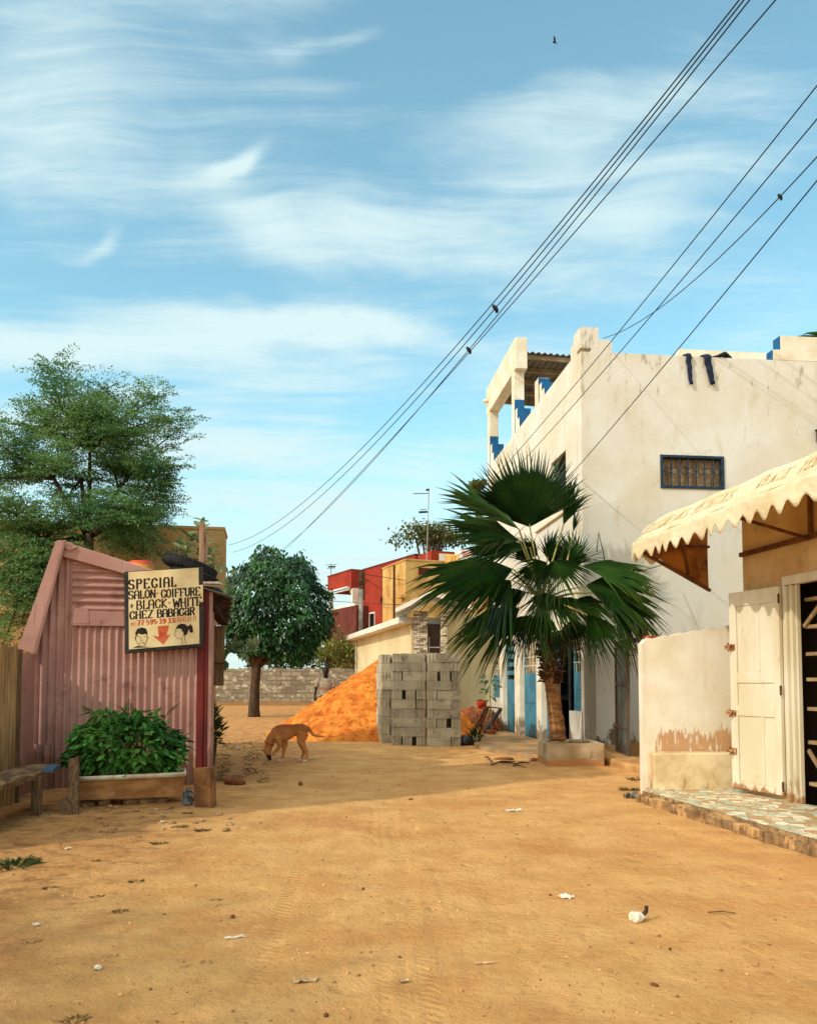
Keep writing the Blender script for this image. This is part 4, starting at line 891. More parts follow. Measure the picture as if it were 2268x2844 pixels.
# --- leafy bush in the trough
bush = thing('bush', 'dense leafy green bush growing out of the trough planter', 'bush', (0,0,0))
cb = P(345, 2075, 9.05); k = 2100
th = rng.uniform(0, 2*np.pi, k); ph = np.arccos(rng.uniform(-.75, 1, k)); rr = rng.uniform(.55, 1.0, k)**.5
base = np.stack([np.cos(th)*np.sin(ph), np.sin(th)*np.sin(ph), np.cos(ph)], 1)
lump = np.array([1+.28*mnoise.noise(Vector(q*2.4)) for q in base])
pos = base*(rr*lump)[:, None]*np.array([.64, .36, .40])+np.array([cb.x, cb.y, cb.z-.02])
keep = pos[:, 2] > .22; pos = pos[keep]; b2 = base[keep]; k = len(pos)
dirs = unit(b2*np.array([1, 1, .4])+rng.normal(0, .55, (k, 3))+np.array([0, -.25, -.25]))
nr = unit(np.array([0, -.25, 1.0])+b2*.5+rng.normal(0, .35, (k, 3)))
BUSHL = leafmat('bush_leaf', srgb(94,148,60), srgb(50,100,42), .3, .58, .6, .2)
foliage('leaves', LEAF_OVAL, pos, dirs, nr, rng.uniform(.06, .15, k), rng.uniform(.035, .075, k), BUSHL, bush)
a = MB()
for i in range(26):
    x = rng.uniform(-.45, .45); y = rng.uniform(-.1, .1); p = Vector((cb.x+x, tp(.5,.18,0).y+x*.25+y, .2)); q = Vector((cb.x+x*1.25, cb.y+y*2, cb.z+rng.uniform(-.1,.25))); a.tube([p, p.lerp(q,.5)+Vector((0,0,.05)), q], [.011,.008,.004], 5)
a.build('stems', mat('green_stem', srgb(84,92,44), srgb(98,74,44), 8), bush)
# feathery sprigs behind the bush
FROND = leafmat('sprig_leaf', srgb(96,128,62), srgb(66,100,46), .3, .6, .3)
def fronds(starts, dirs_, lens, droop, ratio=.34, pairs=12, twig=None, lw=.45, lfl=1.0):
    """pinnate fronds: returns leaflet arrays"""
    Pp, Dd, Nn, Ll = [], [], [], []
    for s, d, L in zip(starts, dirs_, lens):
        d = np.array(d)/np.linalg.norm(d); side = np.cross(d, [0,0,1.]); ns = np.linalg.norm(side)
        side = side/ns if ns > .1 else np.array([1.,0,0]); up = np.cross(side, d)
        for j in range(pairs):
            t = (j+1)/pairs; p = s+d*L*t+np.array([0,0,-1.])*droop*L*t*t; e = math.sin(math.pi*min(1, .12+t*.86))
            for sg in (-1, 1):
                Pp.append(p); Dd.append(side*sg*.8+d*.45+np.array([0,0,-.25])); Nn.append(up+side*sg*.2+np.array([0,0,.2])); Ll.append(L*ratio*max(.25, e)*lfl)
            if j == pairs-1: Pp.append(p); Dd.append(d); Nn.append(up); Ll.append(L*ratio*.5)
    return np.array(Pp), np.array(Dd), np.array(Nn), np.array(Ll)
st, di, ln = [], [], []
for i in range(16):
    x = rng.uniform(250, 460); st.append(np.array(P(x, rng.uniform(1985, 2030), 9.25))); di.append((rng.uniform(-1, 1)*.9, -.25, rng.uniform(.05, .7))); ln.append(rng.uniform(.25, .42))
st.append(np.array(P(330,1975,9.15))); di.append((-1,-.1,.12)); ln.append(.5)
pp_, dd_, nn_, ll_ = fronds(st, di, ln, .25, .2, 11)
sprig = thing('feathery_shoot', 'feathery sapling shoots rising behind the trough bush', 'sapling', (0,0,0))
foliage('leaves', LEAF_SLIM, pp_, dd_, nn_, ll_, ll_*.32, FROND, sprig)
a = MB()
for s, d, L in zip(st, di, ln):
    d = Vector(d).normalized(); s = Vector(s); a.tube([Vector((cb.x+(s.x-cb.x)*.4, 9.2, .3)), s, s+d*L*.5+Vector((0,0,-.06*L)), s+d*L+Vector((0,0,-.25*L))], [.008,.005,.004,.002], 5)
a.build('stems', MATS['green_stem'], sprig)
# --- feathery drumstick tree behind the shack
mo = thing('feathery_tree', 'tall airy feathery leaved tree behind the pink shack', 'tree', (0,0,0))
MY = 12.6
fork = Vector(P(246, 1482, MY)); trunk = MB(); trunk.tube([Vector((fork.x+.1,MY,-.3)), Vector((fork.x+.12,MY,1.5)), fork+Vector((.02,0,-.45)), fork], [.13,.11,.085,.075], 8)
tips = [((30,1130),.3),((140,1010),-.3),((165,975),.1),((105,1085),.5),((250,1090),-.4),((300,1045),.3),((225,1160),.7),((395,1210),-.5),((475,1060),.2),((510,1110),-.2),((540,1190),.4),((445,1140),.6),((500,1290),-.4),((500,1400),.2),
        ((60,1230),-.6),((10,1330),.3),((-60,1200),0),((-90,1350),.5),((40,1420),-.5),((150,1290),-.8),((340,1290),.8),((400,1350),.6),((300,1390),-.7),((180,1400),.8),((460,1430),.5),((-40,1480),-.3),((90,1540),-.8),((30,1620),-.9),((60,1730),-1.),((-30,1690),-.6),((110,1730),-.7),((20,1540),-.7),((70,1480),-.5),((150,1480),-.5),((-20,1400),-.8),((80,1300),.2),((20,1260),-.2),((210,1420),-.9),((300,1290),-.2),((420,1290),.0),((260,1160),-.1),((350,1230),.4),((100,1650),-.9),((330,1440),-.9),((410,1470),-.3),((470,1350),-.1),((180,1560),-.9),((120,1640),-1.1),((330,1500),.6),((400,1500),.9),((10,1790),-1.1),((270,1450),-.9),((360,1440),-.6),((440,1530),.9),((230,1330),.2),((120,1190),.3),((300,1210),.4),((200,1240),-.3)]
st, di, ln = [], [], []; brm = MB()
mains = [Vector(P(225,1330,MY+.1)), Vector(P(150,1330,MY-.3)), Vector(P(330,1360,MY+.2)), Vector(P(120,1500,MY-.5)), Vector(P(380,1400,MY-.2)), Vector(P(250,1250,MY))]
for m_, r_ in zip(mains, (.05,.05,.05,.04,.045,.04)): brm.tube([fork-Vector((0,0,.05)), fork.lerp(m_,.5)+Vector((0,0,-.05)), m_], [.06, r_*.9, r_*.6], 6)
for (px, py), dy in tips:
    px -= 40 if px > 380 else 0; py += 45 if py < 1150 else 0
    e = Vector(P(px, py, MY+dy)); s = min(mains, key=lambda q: (q-e).length+(.6 if q.z > e.z+.6 else 0))
    mid = s.lerp(e,.5)+Vector((rng.normal(0,.05), rng.normal(0,.08), .06)); brm.tube([s, mid, e], [.026,.016,.007], 5)
    L = (e-s).length
    for i in range(56):
        t = rng.uniform(.25, 1.04)**.8; p = (s.lerp(mid, t*2) if t < .5 else mid.lerp(e, t*2-1))+Vector(rng.normal(0,.06,3))
        aa = rng.uniform(0, 2*np.pi); d = np.array([math.cos(aa), math.sin(aa)*.9, rng.uniform(-.25, .75)])+np.array((e-s).normalized())*.6
        st.append(np.array(p)+rng.normal(0, .04, 3)); di.append(d); ln.append(rng.uniform(.28, .56)*(1.0 if t < .85 else .85))
MOL = leafmat('feathery_leaf', srgb(118,152,86), srgb(74,112,62), .4, .6, .4)
A1, A2, A3, A4 = [], [], [], []
for s, d, L in zip(st, di, ln):
    # each frond: a stalk with alternate side sprays of small leaflets
    d = d/np.linalg.norm(d); side = np.cross(d, [0,0,1.]); side /= np.linalg.norm(side)+1e-6
    for j in range(6):
        t = .25+.75*j/5; p = s+d*L*t+np.array([0,0,-.22*L*t*t])
        for sg in (-1, 1):
            sdv = side*sg*.8+d*.55+np.array([0,0,-.2]); sdv /= np.linalg.norm(sdv); l2 = L*.40*(1.1-.6*t)
            for q in range(4):
                pp = p+sdv*l2*(q+.6)/4; A1.append(pp); A2.append(sdv+rng.normal(0,.6,3)); A3.append(np.array([0,0,1.])+rng.normal(0,.5,3)); A4.append(rng.uniform(.030,.055))
A1, A2, A3, A4 = map(np.array, (A1, A2, A3, A4))
foliage('crown', LEAF_DIA, A1, A2, A3, A4, A4*.48, MOL, mo)
brm.v += []; trunk.build('trunk', BARK, mo, smooth=True); brm.build('branch', mat('dark_bark', srgb(70,56,42), srgb(48,38,30), 9, rough=.95), mo, smooth=True)
# --- round dark tree in the lane
fi = thing('round_tree', 'round dark green broad leaved shade tree in the lane', 'tree', (0,0,0))
FYd = 31.0; fb = G(706, 1984); fb = Vector(P(706, 1988, FYd)); fb.z = 0
cc = Vector(P(772, 1700, FYd)); sc = 2200/FYd
a = MB(); a.tube([fb+Vector((0,0,-.3)), fb+Vector((-.02,0,.35)), fb+Vector((.02,0,1.2)), fb+Vector((.08,0,2.1)), fb+Vector((.2,0,3.2))], [.28,.21,.18,.19,.15], 12)
for q in ((-1.2,.3,1.9),(1.5,.2,2.0),(.6,-.9,2.2),(.1,.9,2.6),(-.3,-.5,2.8)): a.tube([fb+Vector((.08,0,1.9)), fb+Vector((q[0]*.5+.1,q[1]*.5,2.6)), fb+Vector((q[0]+.3,q[1],1.4+q[2]))], [.15,.10,.05], 7)
a.build('trunk', mat('shade_tree_bark', srgb(84,64,46), srgb(56,42,32), 9, rough=.95, stretch=(1,1,.35), bump=.012, bscale=24), fi, smooth=True, jitter=.03, jscale=3)
k = 12500
v = rng.normal(0, 1, (k, 3)); v = unit(v); v[:, 2] = np.where(v[:, 2] < -.93, -v[:, 2]*.4, v[:, 2])
lump = np.array([1+.22*mnoise.noise(Vector(q*2.2))+.13*mnoise.noise(Vector(q*5.1+4)) for q in v]); r = rng.uniform(.62, 1.0, k)**.45
pos = v*(r*lump)[:, None]*np.array([2.12, 2.0, 2.35])
pos[:, 2] = np.where(pos[:, 2] < 0, np.sign(pos[:, 2])*np.minimum(np.abs(pos[:, 2]), 2.0)*(.92+.10*np.sin(pos[:, 0]*2.3)), pos[:, 2]); pos[:, 0] += np.where(pos[:, 2] < 0, .05, -.15)
pos += np.array([cc.x+.0, cc.y, cc.z+.08])
dirs = unit(v*np.array([.7, .7, .1])+rng.normal(0, .3, (k, 3))+np.array([0, -.1, -.85])); nr = unit(v+rng.normal(0, .35, (k, 3))+np.array([0, 0, .55]))
FIL = leafmat('broad_leaf', srgb(50,96,36), srgb(26,58,24), .18, .38, .45, .45)
foliage('crown', LEAF_OVAL, pos, dirs, nr, np.where(rng.uniform(0,1,k)<.5, rng.uniform(.10,.17,k), rng.uniform(.17,.30,k)), rng.uniform(.07, .16, k), FIL, fi)
# --- fan palm
pl = thing('fan_palm', 'dark green fan palm with shaggy brown trunk in the concrete planter', 'palm', (0,0,0))
PY = 13.25; PS = 2200/PY*2.157
def pz(zx, zy, dy=0.0): return Vector(P(1100+zx/2.157, 1200+zy/2.157, PY+dy))
PALMT = mat('palm_trunk', srgb(156,110,66), srgb(104,70,42), 5, rough=.95, stretch=(1,1,2.6), bump=.016, bscale=16, c3=srgb(62,42,28), s3=4, lo3=.56, hi3=.66, a3=.8)
FIBR = mat('palm_fibre', srgb(104,70,42), srgb(58,38,26), 9, rough=.95, bump=.02, bscale=26, stretch=(1,1,.4))
a = MB(); pts = []; rr = []
cen = [(968,1850,50),(962,1760,48),(948,1650,43),(938,1560,42),(930,1480,45),(922,1400,46),(910,1300,42),(895,1180,36),(872,1050,32),(850,930,30)]
for i in range(len(cen)-1):
    for j in range(6):
        t = j/6; q = [cen[i][c]*(1-t)+cen[i+1][c]*t for c in range(3)]; pts.append(pz(q[0], q[1])); rr.append(q[2]/PS*(1+.035*math.sin((i*6+j)*1.7)))
a.tube(pts, rr, 14); a.build('trunk', PALMT, pl, smooth=True)
a = MB()
for i in range(300):
    t = rng.uniform(0, 1); zy = 1510-300*t; zx = np.interp(zy, [1180,1300,1480], [895,910,930]); q = rng.uniform(0, 2*np.pi); c = pz(zx, zy); r0_ = .15
    o = c+Vector((math.cos(q)*r0_*.8, math.sin(q)*r0_*.8, 0)); d = Vector((math.cos(q)*.8, math.sin(q)*.8, rng.uniform(.2, 1.1))).normalized(); L = rng.uniform(.07, .20)
    sdn = d.cross(Vector((0,0,1))).normalized()*rng.uniform(.018,.04); up = Vector((0,0,rng.uniform(-.07,-.01)))
    a.add([o-sdn-d*.03, o+sdn-d*.03, o+d*L*.6+sdn*.8, o+d*L+up, o+d*L*.6-sdn*.8], [(0,1,2,3),(0,3,4)])
a.build('leaf_base', FIBR, pl)
def palmcol(n, pos, c):
    at = n.new('ShaderNodeAttribute'); at.attribute_name = 'tip'; t = at.outputs['Fac']
    c = n.mix(n.range(t, .80, 1.0, 0, .40), c, srgb(134,128,58)); return n.mix(n.range(t, 1.0, 1.06, 0, .9), c, srgb(126,86,44))
PALML = mat('palm_leaf', srgb(58,92,34), srgb(36,68,28), 2.0, rough=.46, spec=.35, island=.22, trans=.10, extra=palmcol)
PETI = mat('palm_stalk', srgb(176,150,84), srgb(120,124,58), 4, rough=.5)
DEADL = mat('dry_palm_leaf', srgb(132,100,60), srgb(92,66,38), 5, rough=.9)
def fan(hub, ang, rz, half, dy, tilt=0.0, roll=0.0, droop=.12, seg=46, cup=.18, m=None, split=.44, origin=(872,1010), wither=0.0, ragged=.20, name='leaf'):
    """one fan leaf. ang = heading of its middle rib seen from the street, tilt = lean towards the street, roll about the rib"""
    ph = R(ang); a_ = Vector((math.cos(ph)*math.cos(tilt), -math.sin(tilt), math.sin(ph)*math.cos(tilt))); b0 = Vector((-math.sin(ph), 0, math.cos(ph)))
    b_ = b0*math.cos(roll)+a_.cross(b0)*math.sin(roll); n_ = a_.cross(b_); h = pz(hub[0], hub[1], dy); Rr = 1.10*rz/PS; vs = []; fs = []; tp_ = []
    hf = R(half); w_ = 2*hf/seg; rs = [.0, .18, .38, split, .8, .93, 1.0]
    for i in range(seg):
        al = -hf+w_*(i+.5); e = abs(al)/hf; RL = Rr*(1-.16*e**2)*(1-ragged*rng.uniform(0, 1)); dead = wither and rng.uniform() < wither; base = len(vs); jit = rng.normal(0, .034); oj = rng.normal(0, .10); dj = rng.uniform(.4, 1.2)
        for r in rs:
            sp_w = w_/2*(1.02 if r <= split else max(.02, (1-(r-split)/(1-split))*.80))
            for q in (-1, 0, 1):
                g = al+q*sp_w+(jit*(r-split)*3 if r > split else 0); d = a_*math.cos(g)+b_*math.sin(g)
                p = h+d*(RL*r)+n_*(oj*Rr*max(0, r-split))+n_*((.020 if q == 0 else -.016)*Rr*min(1, r*2.2)*1.6*(1 if r <= split else max(.03, 1-(r-split)/(1-split))))+n_*(cup*Rr*r*r*(e**2))
                dr = droop*(r**2.2)*Rr*(1+ (.9*e*e))+(max(0, r-split)**1.5*Rr*(.35 if not dead else 1.1)*dj if droop > .02 else 0)
                vs.append(p+Vector((0, 0, -dr))); tp_.append(r*(1.0 if not dead else 1.25))
        for j in range(len(rs)-1):
            o = base+j*3; fs += [(o, o+3, o+4, o+1), (o+1, o+4, o+5, o+2)]
    a = MB(); a.add(vs, fs); o = a.build(name, m or PALML, pl); at = o.data.attributes.new('tip', 'FLOAT', 'POINT'); at.data.foreach_set('value', tp_)
    og = pz(origin[0], origin[1]); md = og.lerp(h, .5)+Vector((0, 0, .04)); s = MB(); s.tube([og, md, h+Vector((0,0,-.004)), h+a_*(Rr*.10)-n_*.012], [.020,.016,.012,.004], 6); s.build('stalk', PETI, o, smooth=True)
    return o
# hub(px of survey detail), heading, length, half angle, depth, tilt, roll, droop
fan((800,570), 95, 480, 66, .10, .06, .10, .015, 62, .10, split=.66, ragged=.08)
fan((800,790), 112, 240, 50, .46, -.1, .2, .04, 40, origin=(880,900))
fan((930,800), 74, 250, 50, .52, -.1, .2, .04, 40, origin=(890,920))
fan((850,740), 150, 210, 50, .40, 0, .3, .06, 36, origin=(880,900))
fan((800,690), 178, 450, 36, .20, .1, 1.0, .08, 38)
fan((1000,560), 74, 380, 26, .28, -.1, .75, .05, 34)
fan((735,580), 149, 545, 40, -.10, .18, 1.12, .03, 40)
fan((740,650), 165, 520, 46, .02, .30, 1.05, .05, 44)
fan((700,820), 187, 630, 46, -.22, .30, .88, .16, 48)
fan((640,800), 200, 420, 40, .30, .0, .9, .20, 36)
fan((690,885), 222, 400, 40, -.62, .42, .25, .10, 44, .1)
fan((740,1050), 208, 470, 42, -.30, .25, .75, .22, 44)
fan((940,770), 292, 260, 70, -.75, .5, -.1, .10, 48, .1)
fan((905,960), 262, 235, 70, -.66, .4, .1, .14, 46, .1)
fan((820,1100), 236, 250, 60, -.40, .35, .2, .2, 44)
fan((900,780), 215, 210, 60, -.30, .2, .3, .16, 36)
fan((1110,800), -8, 430, 34, -.35, .35, -.95, .12, 40)
fan((1130,920), -6, 470, 44, -.22, .35, -.72, .16, 46)
fan((1180,960), -14, 430, 40, .10, .1, -.8, .30, 40, wither=.35)
fan((1250,950), -30, 330, 44, .25, 0, -.5, .45, 38, wither=.5, ragged=.25)
fan((1135,1090), -54, 345, 38, -.52, .30, -.10, .12, 42, .08)
fan((1060,1110), -88, 270, 50, -.25, .2, .1, .12, 40)
fan((1070,800), 82, 275, 60, .35, -.15, .35, .05, 46, origin=(900,1000))
fan((1000,830), 64, 250, 50, .30, 0, .6, .08, 36)
fan((960,1000), -34, 250, 52, -.15, .3, -.4, .2, 38)
fan((780,960), 190, 300, 44, .2, .1, .7, .25, 36)
fan((1060,600), 78, 190, 16, .40, -.2, .4, .03, 10, origin=(1000,900))
fan((1080,1000), -20, 260, 50, .2, .1, -.5, .3, 36)
fan((850,800), 246, 240, 62, .05, .2, .2, .1, 40)
fan((905,760), 58, 250, 46, .38, 0, .3, .05, 36)
fan((770,1110), 224, 280, 46, -.05, .2, .4, .22, 36)
fan((860,1060), 262, 250, 60, -.1, .3, -.2, .2, 40)
fan((1010,1150), -75, 210, 50, .1, .1, 0, .25, 30, m=DEADL, ragged=.3, name='dry_leaf')
# --- milkweed with big pale leaves at the shack's back corner
mk = thing('milkweed', 'big leaved grey green milkweed shrub above the shack roof', 'shrub', (0,0,0)); MW = leafmat('milkweed_leaf', srgb(120,134,88), srgb(92,114,66), .2, .6, .3)
pts = []; dd = []; nn2 = []; stems = MB()
for (x0_, y0_, y1_, n_) in ((560,1600,1440,26), (520,1600,1480,22), (592,1600,1520,14), (490,1580,1500,12)):
    for i in range(n_):
        t = i/n_; p = Vector(P(x0_+rng.normal(0,5), y0_+(y1_-y0_)*t, 12.0+rng.normal(0,.1))); q = i*2.4
        pts.append(p); dd.append((math.cos(q), math.sin(q)*.8-.2, rng.uniform(.1,.9))); nn2.append((rng.normal(0,.4), -.6, 1))
    stems.tube([Vector(P(x0_-15,1900,12.1)), Vector(P(x0_,y0_,12.0)), Vector(P(x0_,y1_,12.0))], [.02,.014,.007], 6)
L = rng.uniform(.13,.22,len(pts)); foliage('leaves', LEAF_OVAL, pts, dd, nn2, L, L*.52, MW, mk); stems.build('stems', MATS['green_stem'], mk)
mk2 = thing('milkweed', 'big leaved milkweed branch hanging out beside the shack corner', 'shrub', (0,0,0)); pts = []; dd = []; nn2 = []; stems = MB()
for path in ([(612,1900),(618,1760),(628,1710)], [(610,1860),(640,1800),(648,1795)], [(612,1790),(650,1815),(690,1810),(712,1795)], [(610,1720),(640,1640),(632,1590)]):
    pv = [Vector(P(x_, y_, 11.9+.002*k)) for k, (x_, y_) in enumerate(path)]; stems.tube(pv, .009, 5)
    for a_, b_ in zip(pv[:-1], pv[1:]):
        for i in range(6): pts.append(a_.lerp(b_, rng.uniform(0,1))); q = rng.uniform(0,6.3); dd.append((math.cos(q),-.3,math.sin(q))); nn2.append((rng.normal(0,.5),-1,.8))
    for i in range(4): pts.append(pv[-1]); q = rng.uniform(0,6.3); dd.append((math.cos(q),-.3,abs(math.sin(q)))); nn2.append((rng.normal(0,.5),-1,.5))
L = rng.uniform(.10,.19,len(pts)); foliage('leaves', LEAF_OVAL, pts, dd, nn2, L, L*.55, MW, mk2); stems.build('stems', MATS['green_stem'], mk2)
a = MB(); a.beam(P(560,1590,11.6), P(563,1452,11.6), .075, .06); a.beam(P(572,1560,11.63), P(572,1490,11.63), .05, .04); a.beam(P(558,1900,11.6), P(560,1590,11.6), .07,.06)
o = a.build('wooden_post', mat('pink_grey_timber', srgb(176,140,116), srgb(134,100,76), 6, rough=.9, stretch=(4,4,.5), bump=.004), bevel=.005, jitter=.015, jscale=5); tag(o, 'split timber post sticking up among the milkweed behind the tyres', 'post')
# weeds at the shack's right side
def shrub(name, label, cat, c, rad, k, tmpl, L, W, m, up=.6, group=None, lower=-.3):
    t = thing(name, label, cat, (c[0], c[1], 0), group=group); v = unit(rng.normal(0,1,(k,3))); v[:,2] = np.where(v[:,2] < lower, -v[:,2], v[:,2])
    lump = np.array([1+.35*mnoise.noise(Vector(q*2.5)+Vector(c)) for q in v]); p = v*(lump*rng.uniform(.25,1,k)**.5)[:,None]*np.array(rad)+np.array([0,0,c[2]])
    d = v+rng.normal(0,.5,(k,3))+np.array([0,0,up]); n = v*.4+np.array([0,-.2,1.])+rng.normal(0,.4,(k,3))
    foliage('leaves', tmpl, p, d, n, rng.uniform(L*.7,L*1.3,k), rng.uniform(W*.7,W*1.3,k), m, t); a = MB()
    for i in range(7): q = Vector(v[i]*np.array(rad)*.7); a.tube([(q.x*.1,q.y*.1,-.05),(q.x*.6,q.y*.6,c[2]*.6),(q.x,q.y,c[2]+q.z*.7)], [.012*rad[2]*2,.008*rad[2]*2,.004], 5)
    a.build('stems', MATS['green_stem'], t); return t
DUSTY = leafmat('dusty_leaf', srgb(92,98,48), srgb(60,72,36), .2, .7, .4); YEL = leafmat('yellow_green_leaf', srgb(140,140,62), srgb(104,112,52), .25, .7, .35)
q = G(603, 2085); shrub('weed_shrub', 'dusty leafy weed against the right side of the shack', 'weed', (-2.95,12.0,.50), (.13,.25,.50), 300, LEAF_SLIM, .13, .035, DUSTY)
q = G(1320, 2072); shrub('leafy_weed', 'low dark leafy weed by the black bag at the block stack', 'weed', (q.x,q.y,.13), (.10,.10,.20), 90, LEAF_SLIM, .14, .03, leafmat('weed_leaf', srgb(54,92,38), srgb(36,66,30)))
# bushes in front of and beyond the lane wall
for k_, (px, Yb, rx, hz, lab, mm) in enumerate(((925,44,1.1,2.2,'tall yellowish bush over the lane wall right of the round tree',YEL),(965,44,.8,1.5,'yellow green bush over the lane wall near the utility pole',YEL),(870,45,1.5,1.25,'low green bush over the lane wall right of the tree trunk',DUSTY),(800,45,1.5,1.3,'low olive bush over the lane wall beneath the tree crown',DUSTY),(740,45,1.4,1.2,'dark low bush over the lane wall just right of the trunk',DUSTY))):
    c = P(px, 1850, Yb+3); shrub('bush', lab, 'bush', (c.x,c.y,2.2), (rx,.8,hz), 700, LEAF_OVAL, .24, .13, mm, group='bushes beyond the lane wall')
# trees far behind the houses
def fartree(c, rad, k, label, m, trunk_h, L=.3, seed=0):
    t = thing('tree', label, 'tree', (c[0],c[1],0)); a = MB(); a.tube([(0,0,-.3),(.1,0,trunk_h*.6),(0,0,trunk_h)], [.22,.16,.12], 8); cl = []
    for i in range(13):
        v = unit(rng.normal(0,1,3)); v[2] = abs(v[2])*.9-.25; q = v*np.array(rad)*rng.uniform(.5,1); a.tube([(0,0,trunk_h*.9),(q[0]*.5,q[1]*.5,c[2]+q[2]*.4),(q[0],q[1],c[2]+q[2])], [.09,.05,.02], 5); cl.append(q)
    a.build('trunk', BARK, t); P_ = []
    for q in cl: P_.append(q+rng.normal(0,1,(k//13,3))*np.array([.55,.55,.32])*rad[0]/2.4)
    P_ = np.concatenate(P_)+np.array([0,0,c[2]]); n = len(P_)
    foliage('crown', LEAF_OVAL, P_, rng.normal(0,1,(n,3))+np.array([0,0,-.3]), rng.normal(0,.5,(n,3))+np.array([0,0,1]), rng.uniform(L*.7,L*1.2,n), rng.uniform(L*.35,L*.6,n), m, t); return t
OLV = leafmat('olive_leaf', srgb(108,112,54), srgb(76,86,42), .3, .7, .4)
c = P(1195,1498,42); fartree(c, (1.75,1.5,1.0), 1500, 'airy olive tree behind the ochre house and the aerial mast', OLV, 6.0, .26)
c = P(1326,1352,40); fartree(c, (.42,.4,.40), 260, 'olive tree top showing past the left edge of the big palm leaf', OLV, 9.5, .24)
# ---- palm frond tip at the right picture edge (a palm beyond the white building)
pe = thing('distant_palm', 'dark palm frond tips over the white parapet at the right picture edge', 'palm', (0,0,0)); c = P(2320, 965, 24.0)
a = MB(); a.tube([(c.x,c.y,-.3),(c.x,c.y,c.z-.2)], [.25,.2], 10); a.build('trunk', BARK, pe)
P_, D_ = [], []
for i in range(22):
    q = 2*math.pi*i/22+.1; el = .7-.9*((i*7)%5)/5; d = np.array([math.cos(q), math.sin(q), el]); d /= np.linalg.norm(d); sd2 = np.cross(d,[0,0,1.]); sd2 /= np.linalg.norm(sd2)
    for j in range(20):
        t = (j+1)/20
        for sg in (-1,1): P_.append(np.array(c)+d*1.5*t+np.array([0,0,-.6*t*t])); D_.append(d*.8+sd2*sg*.7+np.array([0,0,-.35*t]))
n = len(P_); foliage('crown', LEAF_SLIM, P_, D_, np.tile([0,0,1.],(n,1)), .42, .03, PALML, pe)
# ------------------------------------------------------------------ houses down the lane
def frame(o, e):
    e = Vector((e[0], e[1], 0)).normalized(); return Vector((o[0], o[1], 0)), math.atan2(e.y, e.x)
def gen_wall(name, c1, c2, c3, **k): return mat(name, c1, c2, 1.2, rough=.9, spec=.12, bump=.01, bscale=10, c3=c3, s3=1.6, lo3=.52, hi3=.72, a3=.6, **k)
# lane wall of rough blocks
def brick(n, pos, c):
    s = n.sep(pos); b = n.new('ShaderNodeTexBrick'); n.put(b.inputs['Vector'], n.comb(n.math('ADD', s[0], n.math('MULTIPLY', n.noise(pos, 2.5, 3), .16)), n.math('ADD', s[2], n.math('MULTIPLY', n.noise(pos, 3, 4), .10)), 0))
    b.inputs['Scale'].default_value = 1.0; b.inputs['Brick Width'].default_value = .56; b.inputs['Row Height'].default_value = .25; b.inputs['Mortar Size'].default_value = .022; b.inputs['Mortar Smooth'].default_value = .6
    b.inputs['Color1'].default_value = (*srgb(150,138,112),1); b.inputs['Color2'].default_value = (*srgb(112,100,82),1); b.inputs['Mortar'].default_value = (*srgb(84,72,58),1)
    c = n.mix(.9, c, b.outputs[0]); k = n.range(n.noise(n.map(pos, (1,1,1.8)), 2.2, 9, .75), .54, .60)
    c = n.mix(n.math('MULTIPLY', k, .75), c, srgb(206,196,168)); k2 = n.range(n.noise(n.map(pos, (1,1,2.4)), 3.1, 8, .7), .60, .66); return n.mix(n.math('MULTIPLY', k2, .7), c, srgb(70,58,46))
lw = MB(); wl0 = -13.5; wl1 = -2.2
lw.box((wl0,46,-.3), (wl1,46.2,2.08)); n = 20
for k in range(20): x = wl0+(wl1-wl0)*k/20; lw.box((x,46.004,2.082), (x+.545,46.196,2.11+.06*((k*5)%3)/2))
lo = lw.build('lane_wall', mat('lane_wall_blocks', srgb(140,128,104), None, rough=.95, bump=.03, bscale=6, extra=chain(brick, stains(srgb(150,112,70), 0, .5, 3, .55))), jitter=.02, jscale=2)
tag(lo, 'rough grey block wall with white mortar smears across the end of the lane', 'wall')
# red house
ro, ra = frame((-2.93, 50.4), (.474, -.88))
rh = thing('red_house', 'brick red two storey house with white balcony under its overhang', 'house', ro, ra)
RED_ = gen_wall('red_house_paint', srgb(150,54,38), srgb(134,48,34), srgb(140,56,38)); MAR = gen_wall('maroon_paint', srgb(104,52,42), srgb(88,44,36), srgb(120,70,52)); WHP = mat('white_house_paint', srgb(226,220,204), srgb(208,200,184), 1.5, rough=.8)
a = MB(); a.box((0,0,-.3), (7,6,8.5)); a.box((-3.9,-.79,7.35), (-.004,4,8.48)); a.box((-3.9,1.6,4.0),(-.004,4.0,7.346)); a.build('wall', RED_, rh)
a = MB(); a.box((-4.0,-.85,-.3), (.9,1.4,6.15)); a.box((.904,-.5,-.3),(6.4,-.004,3.4)); a.build('lower_wall', MAR, rh)
a = MB(); a.box((-3.9,1.42,6.15), (-.006,1.59,7.34)); a.box((-.20,-.70,6.16), (-.008,1.41,7.34)); a.box((-3.9,-.74,6.16),(-3.6,-.5,7.34)); a.box((-3.95,-.84,6.16),(.6,-.70,6.32)); a.prism([(-.206,-.72,7.34),(-.206,-.72,6.95),(-.5,-.72,7.22),(-1.0,-.72,7.34)],(0,.2,0)); a.build('balcony', WHP, rh)
a = MB(); a.box((-4.1,-1.0,7.20), (-.2,-.80,7.44)); co_ = a.build('balcony_cornice', WHP, rh); a = MB(); a.box((-4.08,-1.012,7.26), (-.21,-1.004,7.34)); a.build('blue_band', BLUEP, co_)
